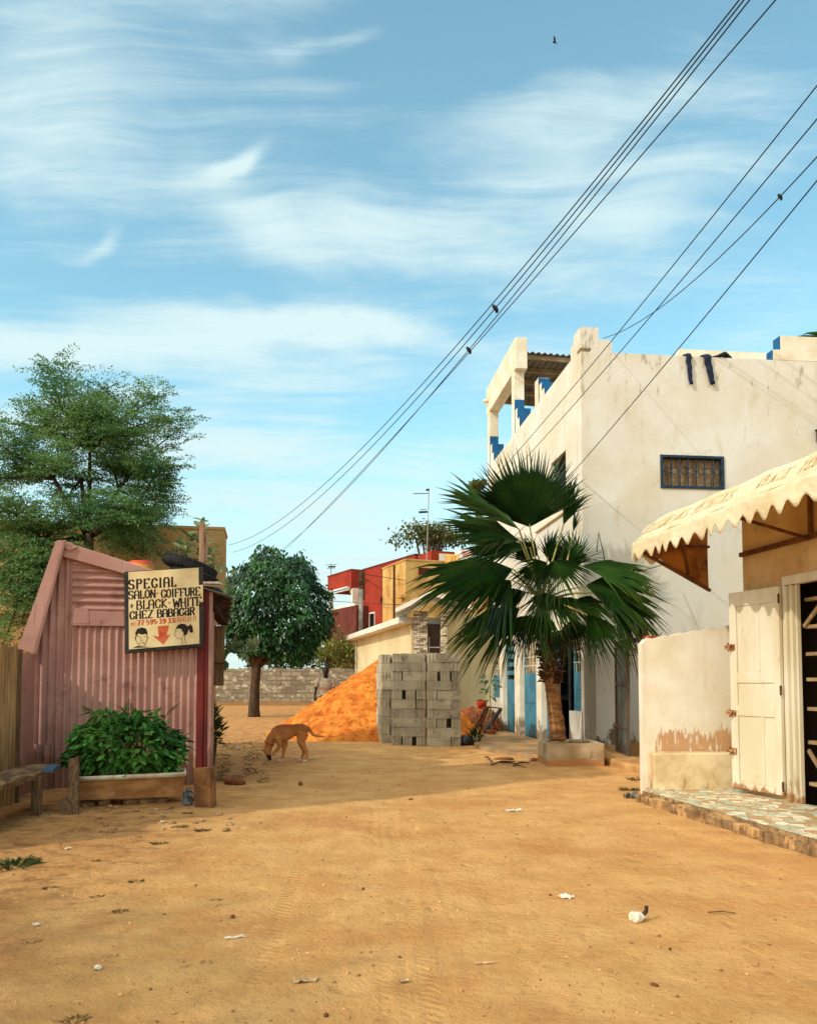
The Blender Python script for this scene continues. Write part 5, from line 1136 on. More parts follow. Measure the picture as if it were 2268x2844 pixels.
a = MB(); a.box((3.4,-.45,6.4), (4.6,-.004,6.5)); a.box((3.4,-.42,6.1),(3.46,-.004,6.396)); a.build('window_hood', MAR, rh); a = MB(); a.box((3.55,-.01,5.1),(4.4,-.003,6.05)); a.build('window', DARKHOLE, rh)
am = P(919,1600,53.6)
def aerial(name, label, base, h, parts, m=None, group=None, tilt=(0,0)):
    t = thing(name, label, 'aerial', base); a = MB(); a.tube([(0,0,-.25),(tilt[0],tilt[1],h)], .022, 6); a.build('mast', m or BLACKIRON, t); b = MB()
    for (x0, x1, z, r) in parts: b.tube([(x0,0,z),(x1,.0,z+.02)], r, 6)
    b.build('element', BLACKIRON, t); return t
aerial('roof_aerial', 'short television aerial on the far corner of the red house roof', Vector((am.x,am.y,8.48)), .95, [(-.4,.4,.85,.016),(-.28,.28,.62,.02),(-.2,.3,.72,.05)])
a = MB(); a.tube([(3.0,-.07,0),(3.0,-.07,8.4)], .05, 8); a.build('downpipe', MAR, rh)
for x in (1.0, 5.0): a = MB(); a.box((x,-.012,4.6),(x+.8,-.003,5.7)); f_ = a.build('window', WHP, rh); b = MB(); b.box((x+.07,-.016,4.68),(x+.73,-.013,5.62)); b.build('pane', DARKHOLE, f_)
a = MB(); a.box((-.03,-.03,8.502),(7.03,6.03,8.58)); a.box((-3.93,-.82,8.482),(-.03,4.03,8.55)); a.build('coping', MAR, rh)
# ochre house
yo, ya = frame((-.13, 36.0), (2.9, 1.12))
yh = thing('ochre_house', 'stained ochre yellow flat roofed house in front of the red one', 'house', yo, ya)
OCH = mat('ochre_paint', srgb(200,162,96), srgb(182,138,76), 1.1, rough=.9, bump=.01, bscale=8, c3=srgb(150,98,44), s3=1.3, lo3=.50, hi3=.68, a3=.7, stretch=(1,1,.6))
a = MB(); a.box((0,0,-.3), (6.5,3.2,6.93)); a.box((-.03,-.03,6.932),(6.53,3.23,7.0)); a.build('wall', OCH, yh)
a = MB(); a.box((.62,-.01,6.3), (1.35,-.003,6.62)); wv = a.build('vent_grid', DARKHOLE, yh); a = MB()
for k in range(6): a.box((.64+k*.12,-.024,6.3),(.69+k*.12,-.011,6.62))
a.build('bar', mat('brick_bars', srgb(120,50,34)), wv)
a = MB(); a.tube([(-.06,1.4,0),(-.06,1.4,6.9)], .045, 8); a.build('downpipe', RUST, yh)
a = MB(); a.box((-.25,.02,5.2),(-.004,.5,5.3)); a.box((-.25,.1,4.7),(-.004,.5,4.8)); a.build('ledge', OCH, yh)
rb = thing('roof_hut', 'small red and white hut on the ochre house roof behind the palm', 'hut', yo, ya); a = MB(); a.box((1.65,.9,7.0),(3.6,2.6,7.62)); a.build('wall', RED_, rb); a = MB(); a.box((2.05,.88,7.05),(3.55,.896,7.5)); a.build('door', WHP, rb)
def cloth(name, label, px0, px1, py0, py1, Y, c1, c2, sc=(30,1,1)):
    p0 = P(px0,py0,Y); p1 = P(px1,py0,Y); p2 = P(px0,py1,Y); n = 14; vs = []; fs = []
    for i in range(n+1):
        t = i/n; x = p0.x+(p1.x-p0.x)*t
        for j in range(5): vs.append((x, Y+.05*math.sin(t*11+j*.3)*(j+1)/5, p0.z+(p2.z-p0.z)*j/4+.02*math.sin(t*7)))
    for i in range(n):
        for j in range(4): fs.append((i*5+j, (i+1)*5+j, (i+1)*5+j+1, i*5+j+1))
    a = MB(); a.add(vs, fs); o = a.build(name, mat(name+'_'+label[:9].replace(' ','_'), c1, c2, .9, lo=.45, hi=.55, rough=.9, stretch=sc), None, smooth=True); sol(o, .01); return tag(o, label, 'laundry', 'laundry on the ochre house roof')
cloth('sheet', 'yellow cloth thrown over the roof edge of the ochre house', 1236, 1275, 1540, 1566, 36.2, srgb(222,172,92), srgb(196,140,70))
cloth('sheet', 'white and pink striped sheet drying over the ochre house', 1262, 1312, 1528, 1562, 36.35, srgb(232,222,210), srgb(214,150,132), (3,1,1))
cloth('sheet', 'pale blue sheet drying on the roof right of the striped one', 1314, 1350, 1527, 1562, 36.4, srgb(176,196,216), srgb(70,96,140), (2.4,1,1))
mb_ = P(1184,1560,36.9); t_ = aerial('aerial_mast', 'tall thin aerial mast with crossbar above the ochre house', Vector((mb_.x,mb_.y,7.0)), 3.42, [(-.62,.10,3.22,.018),(-.02,.14,3.40,.05),(-.36,.05,2.34,.05),(-.30,.0,2.46,.015)], mat('mast_metal', srgb(150,146,138), None, rough=.5, metal=.4), tilt=(.12,0))
# cream low house with stone gate
co0, ca0 = frame((.10, 22.0), (-.236, .972))
chs = thing('cream_house', 'low cream house with white eave slab and stone clad gate pillars', 'house', co0, ca0)
CRM = mat('cream_paint', srgb(214,200,160), srgb(200,184,142), 1.0, rough=.9, bump=.006, bscale=10, extra=stains(srgb(196,130,66), -.2, 1.3, 2.5, .60, (1,1,.8), .7))
def cl(x, y): q = Matrix.Rotation(-ca0,3,'Z')@(Vector((x,y,0))-co0); return q
L_ = 8.9
a = MB(); a.box((.1,-5.5,-.3),(L_,-.004,2.98)); a.build('wall', CRM, chs)
a = MB(); a.box((.05,-5.7,2.984),(L_+.35,.38,3.16)); a.build('eave_slab', WHP, chs, bevel=.01)
a = MB(); a.box((L_-.004,.01,-.2),(L_+.05,.06,2.98)); a.build('downpipe', WHP, chs)
def stonef(n, pos, c):
    s = n.sep(pos); b = n.new('ShaderNodeTexBrick'); n.put(b.inputs['Vector'], n.comb(n.math('ADD', s[0], s[1]), s[2], 0)); b.inputs['Scale'].default_value = 1.0; b.inputs['Brick Width'].default_value = .17; b.inputs['Row Height'].default_value = .052; b.inputs['Mortar Size'].default_value = .004
    b.inputs['Color1'].default_value = (*srgb(222,206,176),1); b.inputs['Color2'].default_value = (*srgb(84,56,40),1); b.inputs['Mortar'].default_value = (*srgb(60,46,36),1); b.inputs['Bias'].default_value = -.1; return b.outputs[0]
CLAD = mat('stone_cladding', srgb(180,160,130), None, rough=.9, bump=.02, bscale=12, extra=stonef)
def wbx(mb, a0, a1): mb.box(a0, a1)
def wobj(mb, name, m, **k):
    o = mb.build(name, m, chs, **k); inv = Matrix.Rotation(-ca0,4,'Z')@Matrix.Translation(-co0); o.data.transform(inv); return o
a = MB(); a.box((.14,21.7,-.2),(.52,22.12,3.30)); wobj(a, 'stone_pillar', CLAD)
a = MB(); a.box((.88,21.75,-.2),(1.06,22.15,3.30)); wobj(a, 'stone_pillar', CLAD)
a = MB(); a.box((.53,21.95,-.1),(.872,21.99,2.95)); d_ = wobj(a, 'gate_door', mat('brown_gate', srgb(74,48,38), srgb(58,38,30), 4, rough=.5)); 
a = MB(); a.tube([(.57,21.92,.6),(.57,21.92,2.6)], .012, 6)
for z in (1.0,1.7,2.3): a.box((.545,21.938,z),(.86,21.949,z+.03))
wobj(a, 'gate_rail', WHP)
a = MB(); a.prism([(-.35,21.2,3.34),(.55,21.2,3.78),(.75,21.2,3.80),(1.7,21.2,3.42),(1.7,21.2,3.30),(.72,21.2,3.66),(.55,21.2,3.64),(-.35,21.2,3.22)], (0,1.6,0)); wobj(a, 'gate_roof', WHP)
a = MB(); wA = Vector((1.065,22.02,-.2)); wB = Vector((2.33,22.9,-.2)); nn_ = Vector((-.57,.82,0))*.2
a.prism([wA,wB,wB+Vector((0,0,3.5)),wA+Vector((0,0,3.5))], nn_); wobj(a, 'side_wall', CRM)
a = MB(); a.box((1.0,21.85,3.31),(1.45,22.3,3.40)); wobj(a, 'wall_cap', WHP)
dsh = P(1113,1706,24.6); dt = thing('satellite_dish', 'grey satellite dish on the cream house roof', 'dish', (dsh.x,dsh.y,3.16)); a = MB()
a.lathe((0,0,dsh.z-3.16), [(.0,.05),(.08,.045),(.15,.02),(.19,.0),(.185,-.006),(.1,.03),(0,.04)], 24, Matrix.Rotation(R(68),3,'X')@Matrix.Rotation(R(18),3,'Y')); a.build('reflector', mat('dish_grey', srgb(104,96,84), None, rough=.6), dt, smooth=True); a = MB(); a.tube([(0,.1,0),(0,.05,dsh.z-3.18)], .02, 6); a.build('mount', BLACKIRON, dt)
# utility pole
up = thing('utility_pole', 'wooden utility pole on a pale metal stub beside the cream house', 'pole', (P(1004,1700,32.6).x,32.6,0)); zt_ = P(1004,1585,32.6).z; zm_ = P(1004,1645,32.6).z
a = MB(); a.tube([(0,0,zm_-.3),(0,0,zt_)], [.135,.12], 10); a.build('timber', mat('pole_timber', srgb(92,60,40), srgb(66,44,32), 5, rough=.9, stretch=(4,4,.4)), up)
a = MB(); a.tube([(-.05,-.16,-.3),(-.02,-.14,zm_+.1)], .085, 8); a.build('steel_stub', mat('steel_stub', srgb(170,160,148), srgb(130,118,104), 4, rough=.6), up)
a = MB(); a.beam((-.32,-.15,zt_-.45),(.32,-.15,zt_-.45), .04,.05); a.beam((-.2,-.15,zm_+.35),(.2,-.15,zm_+.35), .03,.04); a.build('crossarm', RUST, up)
# building behind the shack
tb = thing('tan_building', 'flat roofed tan plastered building behind the shack and feathery tree', 'building', (0,0,0))
TAN = mat('tan_plaster', srgb(196,160,104), srgb(170,132,82), 1.5, rough=.92, bump=.012, bscale=12, c3=srgb(104,74,44), s3=2, lo3=.56, hi3=.7, a3=.7)
cA = P(622,1472,14.2); a = MB(); dvx, dvy = -.175, .985
def tq(s, w): return Vector((cA.x+dvx*s-.985*w, cA.y+dvy*s-.175*w, 0))
def tbox(mb, s0, s1, w0, w1, z0, z1): mb.prism([tq(s0,w0)+Vector((0,0,z0)), tq(s0,w1)+Vector((0,0,z0)), tq(s1,w1)+Vector((0,0,z0)), tq(s1,w0)+Vector((0,0,z0))], (0,0,z1-z0))
zt2 = cA.z; zl = P(640,1713,14.2).z
tbox(a, 0, .9, 0, 7.5, zl, zt2); tbox(a, .12, .86, .16, 7.4, -.3, zl-.002); a.build('wall', TAN, tb)
a = MB(); tbox(a, -.03, .12, -.08, .25, zl-.14, zl-.003); tbox(a, -.02, .92, -.02, 7.52, zt2+.002, zt2+.05); a.build('trim', TAN, tb)
for py in (1633, 1668):
    z = P(640,py,14.6).z; b = MB(); o = tq(.3,.02); b.tube([(o.x,o.y,z),(o.x+.20,o.y+.03,z-.01)], .03, 9); b.build('drain_pipe', mat('pipe_grey', srgb(120,112,98), None, rough=.7), tb)

# ------------------------------------------------------------------ building sand
sp_ = MB(); pc = Vector((-.50,20.45,0)); NT_, NR = 260, 90; vs = [(pc.x,pc.y,2.05)]; fs = []
for i in range(1, NR+1):
    for j in range(NT_):
        th_ = 2*math.pi*j/NT_; c_, s_2 = math.cos(th_), math.sin(th_)
        Rr = 2.55+.52*max(0,-c_)**2+.10*max(0,-s_2)-.25*max(0,s_2)+.16*mnoise.noise(Vector((c_*1.5,s_2*1.5,0))); r = Rr*i/NR*1.12; q = r/Rr
        z = 2.10*max(0, 1-q)**1.0 if q > .06 else 2.10*(.94-q*q*0)-.05*0
        z = 2.10*(1-q) if q < 1 else 0
        z = min(z, 2.02-.9*q*q); z += .05*math.exp(-((q-1)/.08)**2)
        x, y = pc.x+c_*r, pc.y+s_2*r; p = Vector((x,y,z))
        am_ = min(1, max(0,(1.02-q))*6)
        z += am_*(.075*mnoise.noise(p*2.1)+.05*mnoise.noise(p*5.2)+.050*abs(mnoise.noise(p*11))+.026*mnoise.noise(p*22))
        dd_2 = (Vector((x,y))-Vector((P(903,1935,19.2).x, 19.2))).length; z -= .20*math.exp(-(dd_2/.22)**2)
        if q > 1.0: z = -.02-.25*(q-1)
        vs.append((x,y,z+.012))
for j in range(NT_): fs.append((0, 1+j, 1+(j+1)%NT_))
for i in range(NR-1):
    for j in range(NT_): fs.append((1+i*NT_+j, 1+(i+1)*NT_+j, 1+(i+1)*NT_+(j+1)%NT_, 1+i*NT_+(j+1)%NT_))
sp_.add(vs, fs); SANDO = mat('orange_sand', srgb(220,140,58), srgb(190,104,42), 4.5, rough=.95, spec=.08, bump=.045, bscale=18, c3=srgb(168,72,22), s3=7, lo3=.52, hi3=.62, a3=.8)
so_ = sp_.build('sand_pile', SANDO, smooth=True); tag(so_, 'tall heap of orange building sand leaning on the block stack', 'sand heap')

# ------------------------------------------------------------------ concrete blocks
BLK = mat('block_concrete', srgb(180,170,148), srgb(156,146,124), 3.0, rough=.95, spec=.1, bump=.010, bscale=40, c3=srgb(112,102,82), s3=5, lo3=.54, hi3=.66, a3=.6, extra=lambda n, pos, c: n.mix(1.0, c, n.mix(n.new('ShaderNodeObjectInfo').outputs['Random'], (.78,.78,.78), (1.16,1.15,1.12)), 'MULTIPLY'))
def block_mesh(seed):
    random.seed(seed); m = MB(); L, W, H = .495, .198, .194
    # outline with two grooves in each end
    o = [(-L/2,-W/2),(L/2,-W/2),(L/2,-W/2+.045),(L/2-.014,-W/2+.055),(L/2-.014,-W/2+.080),(L/2,-W/2+.09),(L/2,W/2-.09),(L/2-.014,W/2-.080),(L/2-.014,W/2-.055),(L/2,W/2-.045),(L/2,W/2),(-L/2,W/2),(-L/2,W/2-.045),(-L/2+.014,W/2-.055),(-L/2+.014,W/2-.08),(-L/2,W/2-.09),(-L/2,-W/2+.09),(-L/2+.014,-W/2+.08),(-L/2+.014,-W/2+.055),(-L/2,-W/2+.045)]
    m.prism([(x,y,0) for x, y in o], (0,0,H)); bm = m.build('concrete_block', BLK, bevel=.006)
    for v in bm.data.vertices: v.co += mnoise.noise_vector(v.co*5+Vector((seed,0,0)))*.008
    return bm
protos = [block_mesh(s) for s in (1,2,3)]; used = [0]; random.seed(8)
GRP = 'concrete blocks stacked beside the sand'
def put_block(x, y, z, rz, lab):
    k = used[0]; o = protos[k] if k < 3 else protos[k%3].copy()
    if k >= 3: COL.objects.link(o)
    used[0] += 1; o.location = (x+random.uniform(-.012,.012), y+random.uniform(-.018,.018), z); o.rotation_euler = (0,0,rz+random.uniform(-.03,.03)+(math.pi if random.random()<.5 else 0)); tag(o, lab, 'block', GRP)
def pinwheel(x0, y0, rz, n, skip=()):
    ca, sa = math.cos(rz), math.sin(rz)
    for c in range(n):
        mir = (c % 2 == 0); lay = [(.25,.10,0),(.60,.25,1),(.45,.60,0),(.10,.45,1)]
        if (c*7+int(x0*10)) % 5 == 2: lay = [(.10,.25,1),(.315,.25,1),(.60,.25,1),(.35,.60,0)]
        for (x, y, r) in lay:
            xx2 = x if mir else .70-x
            if (c, r) in skip: continue
            put_block(x0+ca*xx2-sa*y, y0+sa*xx2+ca*y, .0+.1965*c, rz+(math.pi/2 if r else 0), ('grey concrete block laid lengthwise in the stack beside the orange sand' if not r else 'grey concrete block laid crosswise with its end outward in the stack beside the sand'))
pinwheel(-.335, 16.85, .05, 10); pinwheel(.392, 16.60, .03, 10); pinwheel(-.60, 17.52, .20, 10)

# ------------------------------------------------------------------ clutter between the stack and the blue doors
gp = lambda px, py: G(px, py)
q = gp(1293,2072); a = MB(); a.ball((0,0,.10), (.20,.15,.12), 14, 9); o = a.build('black_bag', mat('black_plastic', (.010,.010,.012), (.03,.03,.034), 14, rough=.35, spec=.5), None, smooth=True, loc=(q.x,q.y,0))
for v in o.data.vertices: v.co += mnoise.noise_vector(v.co*14)*.035
tag(o, 'black plastic rubbish bag at the foot of the block stack', 'bag')
q0 = gp(1322,2046); fr_ = thing('bed_frame', 'rusty metal bed frame leaning with two dark rails near the blue doors', 'frame', (q0.x,q0.y,0)); SC = 2200/q0.y
def fp(px, py, dy=0): v_ = P(px,py,q0.y+dy); return (v_.x-q0.x, dy, v_.z)
a = MB(); a.beam(fp(1308,2042),fp(1350,1962,.25),.05,.05); a.beam(fp(1318,2040,.02),fp(1358,1962,.27),.035,.04); a.build('rail', RUST, fr_)
a = MB(); a.beam(fp(1342,2040),fp(1390,1970,.25),.08,.07); a.build('rail', BLACKIRON, fr_)
a = MB(); a.beam(fp(1346,1963,.26),fp(1394,1968,.26),.03,.03); a.beam(fp(1312,2030,.03),fp(1346,2036,.03),.03,.03); a.build('cross_bar', RUST, fr_)
q = P(1338,1950,21.0); a = MB(); a.lathe((0,0,0), [(0,0),(.11,.0),(.14,.16),(.145,.2),(.12,.19),(.0,.15)], 18); o = a.build('red_bucket', mat('red_plastic', srgb(206,62,34), srgb(184,48,28), 9, rough=.5), None, smooth=True, loc=(q.x,q.y,q.z-.15)); tag(o, 'red plastic bucket on top of the rubble pile by the beige wall', 'bucket')
RUB = mat('brown_rubble', srgb(164,92,48), srgb(110,62,36), 6, rough=.95, bump=.02, bscale=20); zq = P(1338,1950,21.0).z-.15
a = MB(); a.ball((0,0,zq*.4), (.62,.45,zq*.62), 22, 12); rbp = a.build('rubble_pile', RUB, None, loc=(P(1322,1950,21.0).x,21.0,0))
for v in rbp.data.vertices: v.co += mnoise.noise_vector(v.co*5)*.10+mnoise.noise_vector(v.co*13)*.05
tag(rbp, 'heap of brown rubble and sacks against the beige wall behind the bed frame', 'rubble')
a = MB()
for k in range(9): x = random.uniform(-.5,.4); a.beam((x,-.3,.05),(x+random.uniform(-.3,.3),.1,random.uniform(.5,.85)),.02,.03)
o = a.build('sticks', WOODOLD, None, loc=(P(1316,1950,20.4).x,20.4,0)); tag(o, 'loose dark sticks leaning on the rubble behind the block stack', 'sticks')
pq = P(1362,1955,19.6); pp2 = thing('potted_sapling', 'small leafy sapling standing before the first blue window', 'plant', (pq.x,pq.y,.05)); a = MB(); a.tube([(0,0,0),(.02,0,.5),(-.02,0,1.0),(0,0,1.35)], [.014,.012,.009,.005], 6); a.build('stem', MATS['green_stem'], pp2)
k = 30; pos = np.array([(rng.normal(0,.10), rng.normal(0,.08), rng.uniform(.85,1.5)) for _ in range(k)]); foliage('leaves', LEAF_OVAL, pos, np.array([(p[0]*6,p[1]*6-.2,rng.uniform(-.6,.3)) for p in pos]), np.array([(rng.normal(0,.4),-.6,.9) for _ in range(k)]), rng.uniform(.11,.19,k), rng.uniform(.06,.1,k), leafmat('sapling_leaf', srgb(48,92,40), srgb(34,66,30)), pp2)
a = MB(); a.lathe((0,0,-.1), [(0,0),(.11,0),(.14,.22),(.12,.22),(0,.2)], 16); a.build('pot', mat('clay_pot', srgb(140,80,50), None), pp2)
# ------------------------------------------------------------------ dog
dg0 = G(848, 2117); DS = dg0.y/2200/4.2975
dog = thing('dog', 'lean tan stray dog sniffing the sand with one foreleg lifted', 'dog', (dg0.x, dg0.y, gz(dg0.x, dg0.y)))
def dz(zx, zy, dy=0.0): return Vector(((zx-636)*DS, dy, (1238-zy)*DS*1.0))
def rr_(*v): return [q*DS for q in v]
def dogcol(n, pos, c):
    s = n.sep(n.new('ShaderNodeTexCoord').outputs['Object']); X = n.math('DIVIDE', s[0], DS); Z = n.math('DIVIDE', s[2], DS)
    nz = n.math('MULTIPLY', n.math('SUBTRACT', n.noise(pos, 14, 4), .5), 60)
    c = n.mix(n.range(n.math('ADD', Z, nz), 255, 420), n.mix(.5, c, srgb(206,150,92)), c)                       # paler belly and legs
    c = n.mix(n.range(n.math('ADD', Z, n.math('MULTIPLY', nz, .3)), 40, 22), c, srgb(226,208,180))                # white paws
    c = n.mix(n.math('MULTIPLY', n.range(n.math('ADD', Z, nz), 360, 470), .45), c, srgb(112,62,34))
    hd = n.math('MULTIPLY', n.range(X, -385, -400), n.range(Z, 100, 70)); return n.mix(hd, c, srgb(44,28,22))      # dark muzzle tip
DOGM = mat('dog_coat', srgb(176,106,56), srgb(152,84,42), 6, rough=.8, spec=.2, bump=.003, bscale=90, extra=dogcol)
a = MB()
a.tube([dz(668,850), dz(650,850), dz(610,862), dz(560,858), dz(500,862), dz(440,880), dz(380,895), dz(320,905), dz(275,920), dz(255,945)], [(q*DS, w*DS) for q, w in ((18,18),(50,42),(76,56),(72,50),(70,49),(90,60),(106,66),(104,62),(86,52),(52,42))], 18, flat=(0,0,1))
a.tube([dz(300,900), dz(250,940), dz(218,985), dz(202,1035), dz(196,1070)], rr_(72,66,58,52,44), 14)
a.tube([dz(205,1045), dz(190,1085), dz(188,1120), dz(200,1160), dz(213,1200), dz(222,1222)], [(q*DS, w*DS) for q, w in ((40,38),(50,46),(46,42),(33,28),(23,20),(13,13))], 14)
for sd_2 in (1, -1): a.ball(dz(176,1115, sd_2*38*DS), rr_(8,7,9), 8, 6)
# ears
for sd_2, tip_ in ((-1, (98,1108)), (1, (118,1082))):
    a.tube([dz(168,1085, sd_2*26*DS), dz(145,1092, sd_2*40*DS), dz(*tip_, sd_2*52*DS)], [(24*DS,9*DS),(20*DS,7*DS),(4*DS,3*DS)], 8, flat=(0,0,1))
# forelegs: planted one, lifted one
yo_ = 38*DS
a.tube([dz(330,930,yo_), dz(375,985,yo_), dz(388,1040,yo_), dz(372,1110,yo_), dz(364,1165,yo_), dz(352,1215,yo_)], rr_(60,48,34,22,18,17), 12); a.tube([dz(352,1212,yo_), dz(335,1226,yo_), dz(300,1232,yo_)], rr_(20,20,13), 10)
a.tube([dz(310,940,-yo_), dz(325,1000,-yo_), dz(338,1045,-yo_), dz(318,1078,-yo_), dz(280,1112,-yo_), dz(266,1130,-yo_)], rr_(56,42,32,24,18,17), 12); a.tube([dz(266,1128,-yo_), dz(258,1150,-yo_), dz(262,1164,-yo_)], rr_(18,17,10), 10)
# hind legs: stifle forward, hock back
a.tube([dz(615,890,-yo_), dz(596,950,-yo_), dz(588,1000,-yo_), dz(618,1060,-yo_), dz(655,1112,-yo_), dz(655,1150,-yo_), dz(650,1205,-yo_)], rr_(68,60,46,33,23,20,19), 12); a.tube([dz(650,1205,-yo_), dz(640,1224,-yo_), dz(614,1231,-yo_)], rr_(19,20,13), 10)
a.tube([dz(600,900,yo_), dz(575,960,yo_), dz(568,1000,yo_), dz(590,1060,yo_), dz(612,1110,yo_), dz(604,1150,yo_), dz(584,1200,yo_)], rr_(60,52,42,31,22,19,18), 12); a.tube([dz(584,1198,yo_), dz(574,1216,yo_), dz(545,1224,yo_)], rr_(18,19,12), 10)
a.tube([dz(640,835), dz(672,845), dz(700,885), dz(722,915), dz(770,932), dz(820,936), dz(862,940)], rr_(30,24,20,18,16,13,8), 10)
a.tube([dz(560,915), dz(535,925), dz(520,935)], rr_(20,17,12), 8)
remeshed('body', a, DOGM, dog, .0070, 13)
a = MB(); pts = [dz(206,1020)+Vector((0, math.cos(q)*54*DS, 0))+(dz(250,1040)-dz(206,1020)).normalized()*math.sin(q)*58*DS for q in np.linspace(0, 2*np.pi, 25)]; a.tube(pts, .010, 6); a.build('collar', mat('red_collar', srgb(178,62,36), None, rough=.7), dog)

# ------------------------------------------------------------------ person behind the sand
pY = 23.0; hp = P(905, 1853, pY); per = thing('person', 'person in a grey short sleeved shirt standing behind the orange sand heap', 'person', (hp.x, pY, 0)); H_ = hp.z
k_ = H_/1.755
def v_(x, y, z): return Vector((x*k_, y*k_, z*k_))
SKIN = mat('dark_skin', srgb(38,26,21), srgb(30,20,17), 9, rough=.6, spec=.2)
a = MB()
a.ball(v_(.0,-.03,1.635), (.088*k_,.104*k_,.122*k_), 18, 14); a.ball(v_(0,-.07,1.565), (.066*k_,.07*k_,.068*k_), 12, 8)      # skull, jaw
a.tube([v_(0,-.124,1.65), v_(0,-.145,1.615), v_(0,-.126,1.602)], [.010,.017,.012], 8)                                            # nose
a.tube([v_(-.026,-.126,1.572), v_(0,-.140,1.573), v_(.026,-.126,1.572)], [.008,.011,.008], 8)                                    # lips
for s in (-1,1): a.ball(v_(s*.088,-.02,1.625), (.012,.025,.034), 8, 6)
a.tube([v_(0,.0,1.42), v_(0,-.005,1.48), v_(0,-.015,1.58)], [.085,.068,.062], 12)
a.tube([v_(0,.0,.86), v_(0,0,.95), v_(0,.01,1.10), v_(0,.0,1.27), v_(0,.0,1.38), v_(0,0,1.44)], [(.155,.10),(.165,.105),(.145,.095),(.17,.105),(.175,.09),(.09,.06)], 18, flat=(1,0,0))
def armp(s, pts, r): a.tube([v_(*q) for q in pts], r, 10)
LA = [(-.15,0,1.40),(-.20,.0,1.385),(-.255,.0,1.24),(-.285,.0,1.12),(-.295,-.09,1.0),(-.285,-.17,.90)]; RA = [(.15,0,1.40),(.20,0,1.385),(.235,0,1.24),(.245,.0,1.12),(.215,-.09,1.0),(.17,-.17,.91)]
for AP in (LA, RA):
    armp(0, AP, [.055,.058,.048,.042,.036,.027]); e = Vector(AP[-1]); d = (e-Vector(AP[-2])).normalized(); s = -1 if e.x < 0 else 1
    a.tube([v_(*(e-d*.01)), v_(*(e+d*.05)), v_(*(e+d*.09))], [(.026,.018),(.040,.016),(.036,.014)], 10, flat=(1,0,0))
    for i, L in enumerate((.062,.074,.070,.055)):
        b = e+d*.085+Vector((s*(-.028+.019*i),0,0)); a.tube([v_(*b), v_(*(b+d*L*.5+Vector((0,-.012,0)))), v_(*(b+d*L*.8+Vector((0,-.034,0))))], [.0095,.009,.0075], 7)
    b = e+d*.03+Vector((-s*.03,0,0)); a.tube([v_(*b), v_(*(b+d*.03+Vector((-s*.022,-.01,0)))), v_(*(b+d*.055+Vector((-s*.022,-.03,0))))], [.012,.011,.009], 7)
for s in (-1,1): a.tube([v_(s*.085,0,.90), v_(s*.095,-.01,.70), v_(s*.10,-.015,.50), v_(s*.10,.01,.30), v_(s*.10,.02,.09)], [.095,.082,.060,.056,.042], 12); a.tube([v_(s*.10,.05,.045), v_(s*.105,-.05,.04), v_(s*.11,-.17,.03)], [(.04,.04),(.045,.038),(.038,.022)], 10)
remeshed('body', a, SKIN, per, .009, 3)
a = MB(); a.ball(v_(0,-.012,1.668), (.093*k_,.106*k_,.094*k_), 18, 12); a.build('hair', mat('black_hair', (.006,.005,.005), None, rough=.9), per, smooth=True)
SHIRT = mat('grey_shirt', srgb(152,140,120), srgb(128,116,98), 7, rough=.9, bump=.006, bscale=16, extra=lambda n, pos, c: n.mix(n.math('MULTIPLY', n.range(n.math('ABSOLUTE', n.math('SUBTRACT', n.math('ADD', n.sep(pos)[2], n.math('MULTIPLY', n.math('ADD', n.sep(pos)[0], 2.4), .12)), 1.15)), .055, .03), .8), c, srgb(140,92,70)))
a = MB(); a.tube([v_(0,.0,.86), v_(0,0,.97), v_(0,.01,1.10), v_(0,.0,1.27), v_(0,.0,1.38), v_(0,0,1.445)], [(.18,.125),(.185,.125),(.165,.115),(.188,.122),(.192,.106),(.085,.072)], 20, flat=(1,0,0))
for AP in (LA, RA): a.tube([v_(*q) for q in (AP[0], AP[1], AP[2], tuple(Vector(AP[2]).lerp(Vector(AP[3]), .45)))], [.05,.068,.064,.064], 12)
remeshed('shirt', a, SHIRT, per, .012, 3)
a = MB()
for s in (-1,1): a.tube([v_(0,0,.97), v_(s*.05,0,.92), v_(s*.09,0,.84), v_(s*.10,-.01,.68), v_(s*.102,-.015,.5), v_(s*.102,.01,.3), v_(s*.102,.02,.10)], [.12,.13,.112,.098,.08,.074,.068], 14)
remeshed('trousers', a, mat('dark_trousers', srgb(52,50,54), srgb(40,38,42), 8, rough=.9), per, .014, 3)

# ------------------------------------------------------------------ cables
def proj(p):
    c, s = math.cos(PITCH), math.sin(PITCH); y = p[1]*c+(p[2]-CAMZ)*s; z = -p[1]*s+(p[2]-CAMZ)*c; return CX+F*p[0]/y, CYP-F*z/y
CABLE = mat('cable_rubber', srgb(26,28,34), None, rough=.6)
def cable(label, a_, b_, midpx, rad=.011, t0=-.25, t1=1.0, group='overhead power cables', name='power_cable'):
    A_, B_ = Vector(P(*a_)), Vector(P(*b_)); s = 0.0
    def pt(t, s): p = A_.lerp(B_, t); return p-Vector((0,0,4*s*t*(1-t)))
    if midpx:
        lo, hi = -2, 8
        for _ in range(40):
            s = (lo+hi)/2; q = min((proj(pt(t/400, s)) for t in range(1,400)), key=lambda w: abs(w[0]-midpx[0]))
            if q[1] > midpx[1]: hi = s
            else: lo = s
    a = MB(); a.tube([pt(t, s) for t in np.linspace(t0, t1, 60)], rad, 6); o = a.build(name, CABLE, smooth=True); tag(o, label, 'cable', group); return lambda t: pt(t, s)
f1 = cable('uppermost of the four power cables converging toward the lower left', (2051,0,10), (633,1514,45), (1230,1000))
f2 = cable('second power cable of the bundle, with a dark clamp halfway', (2064,0,10.05), (646,1534,45), (1252,1000))
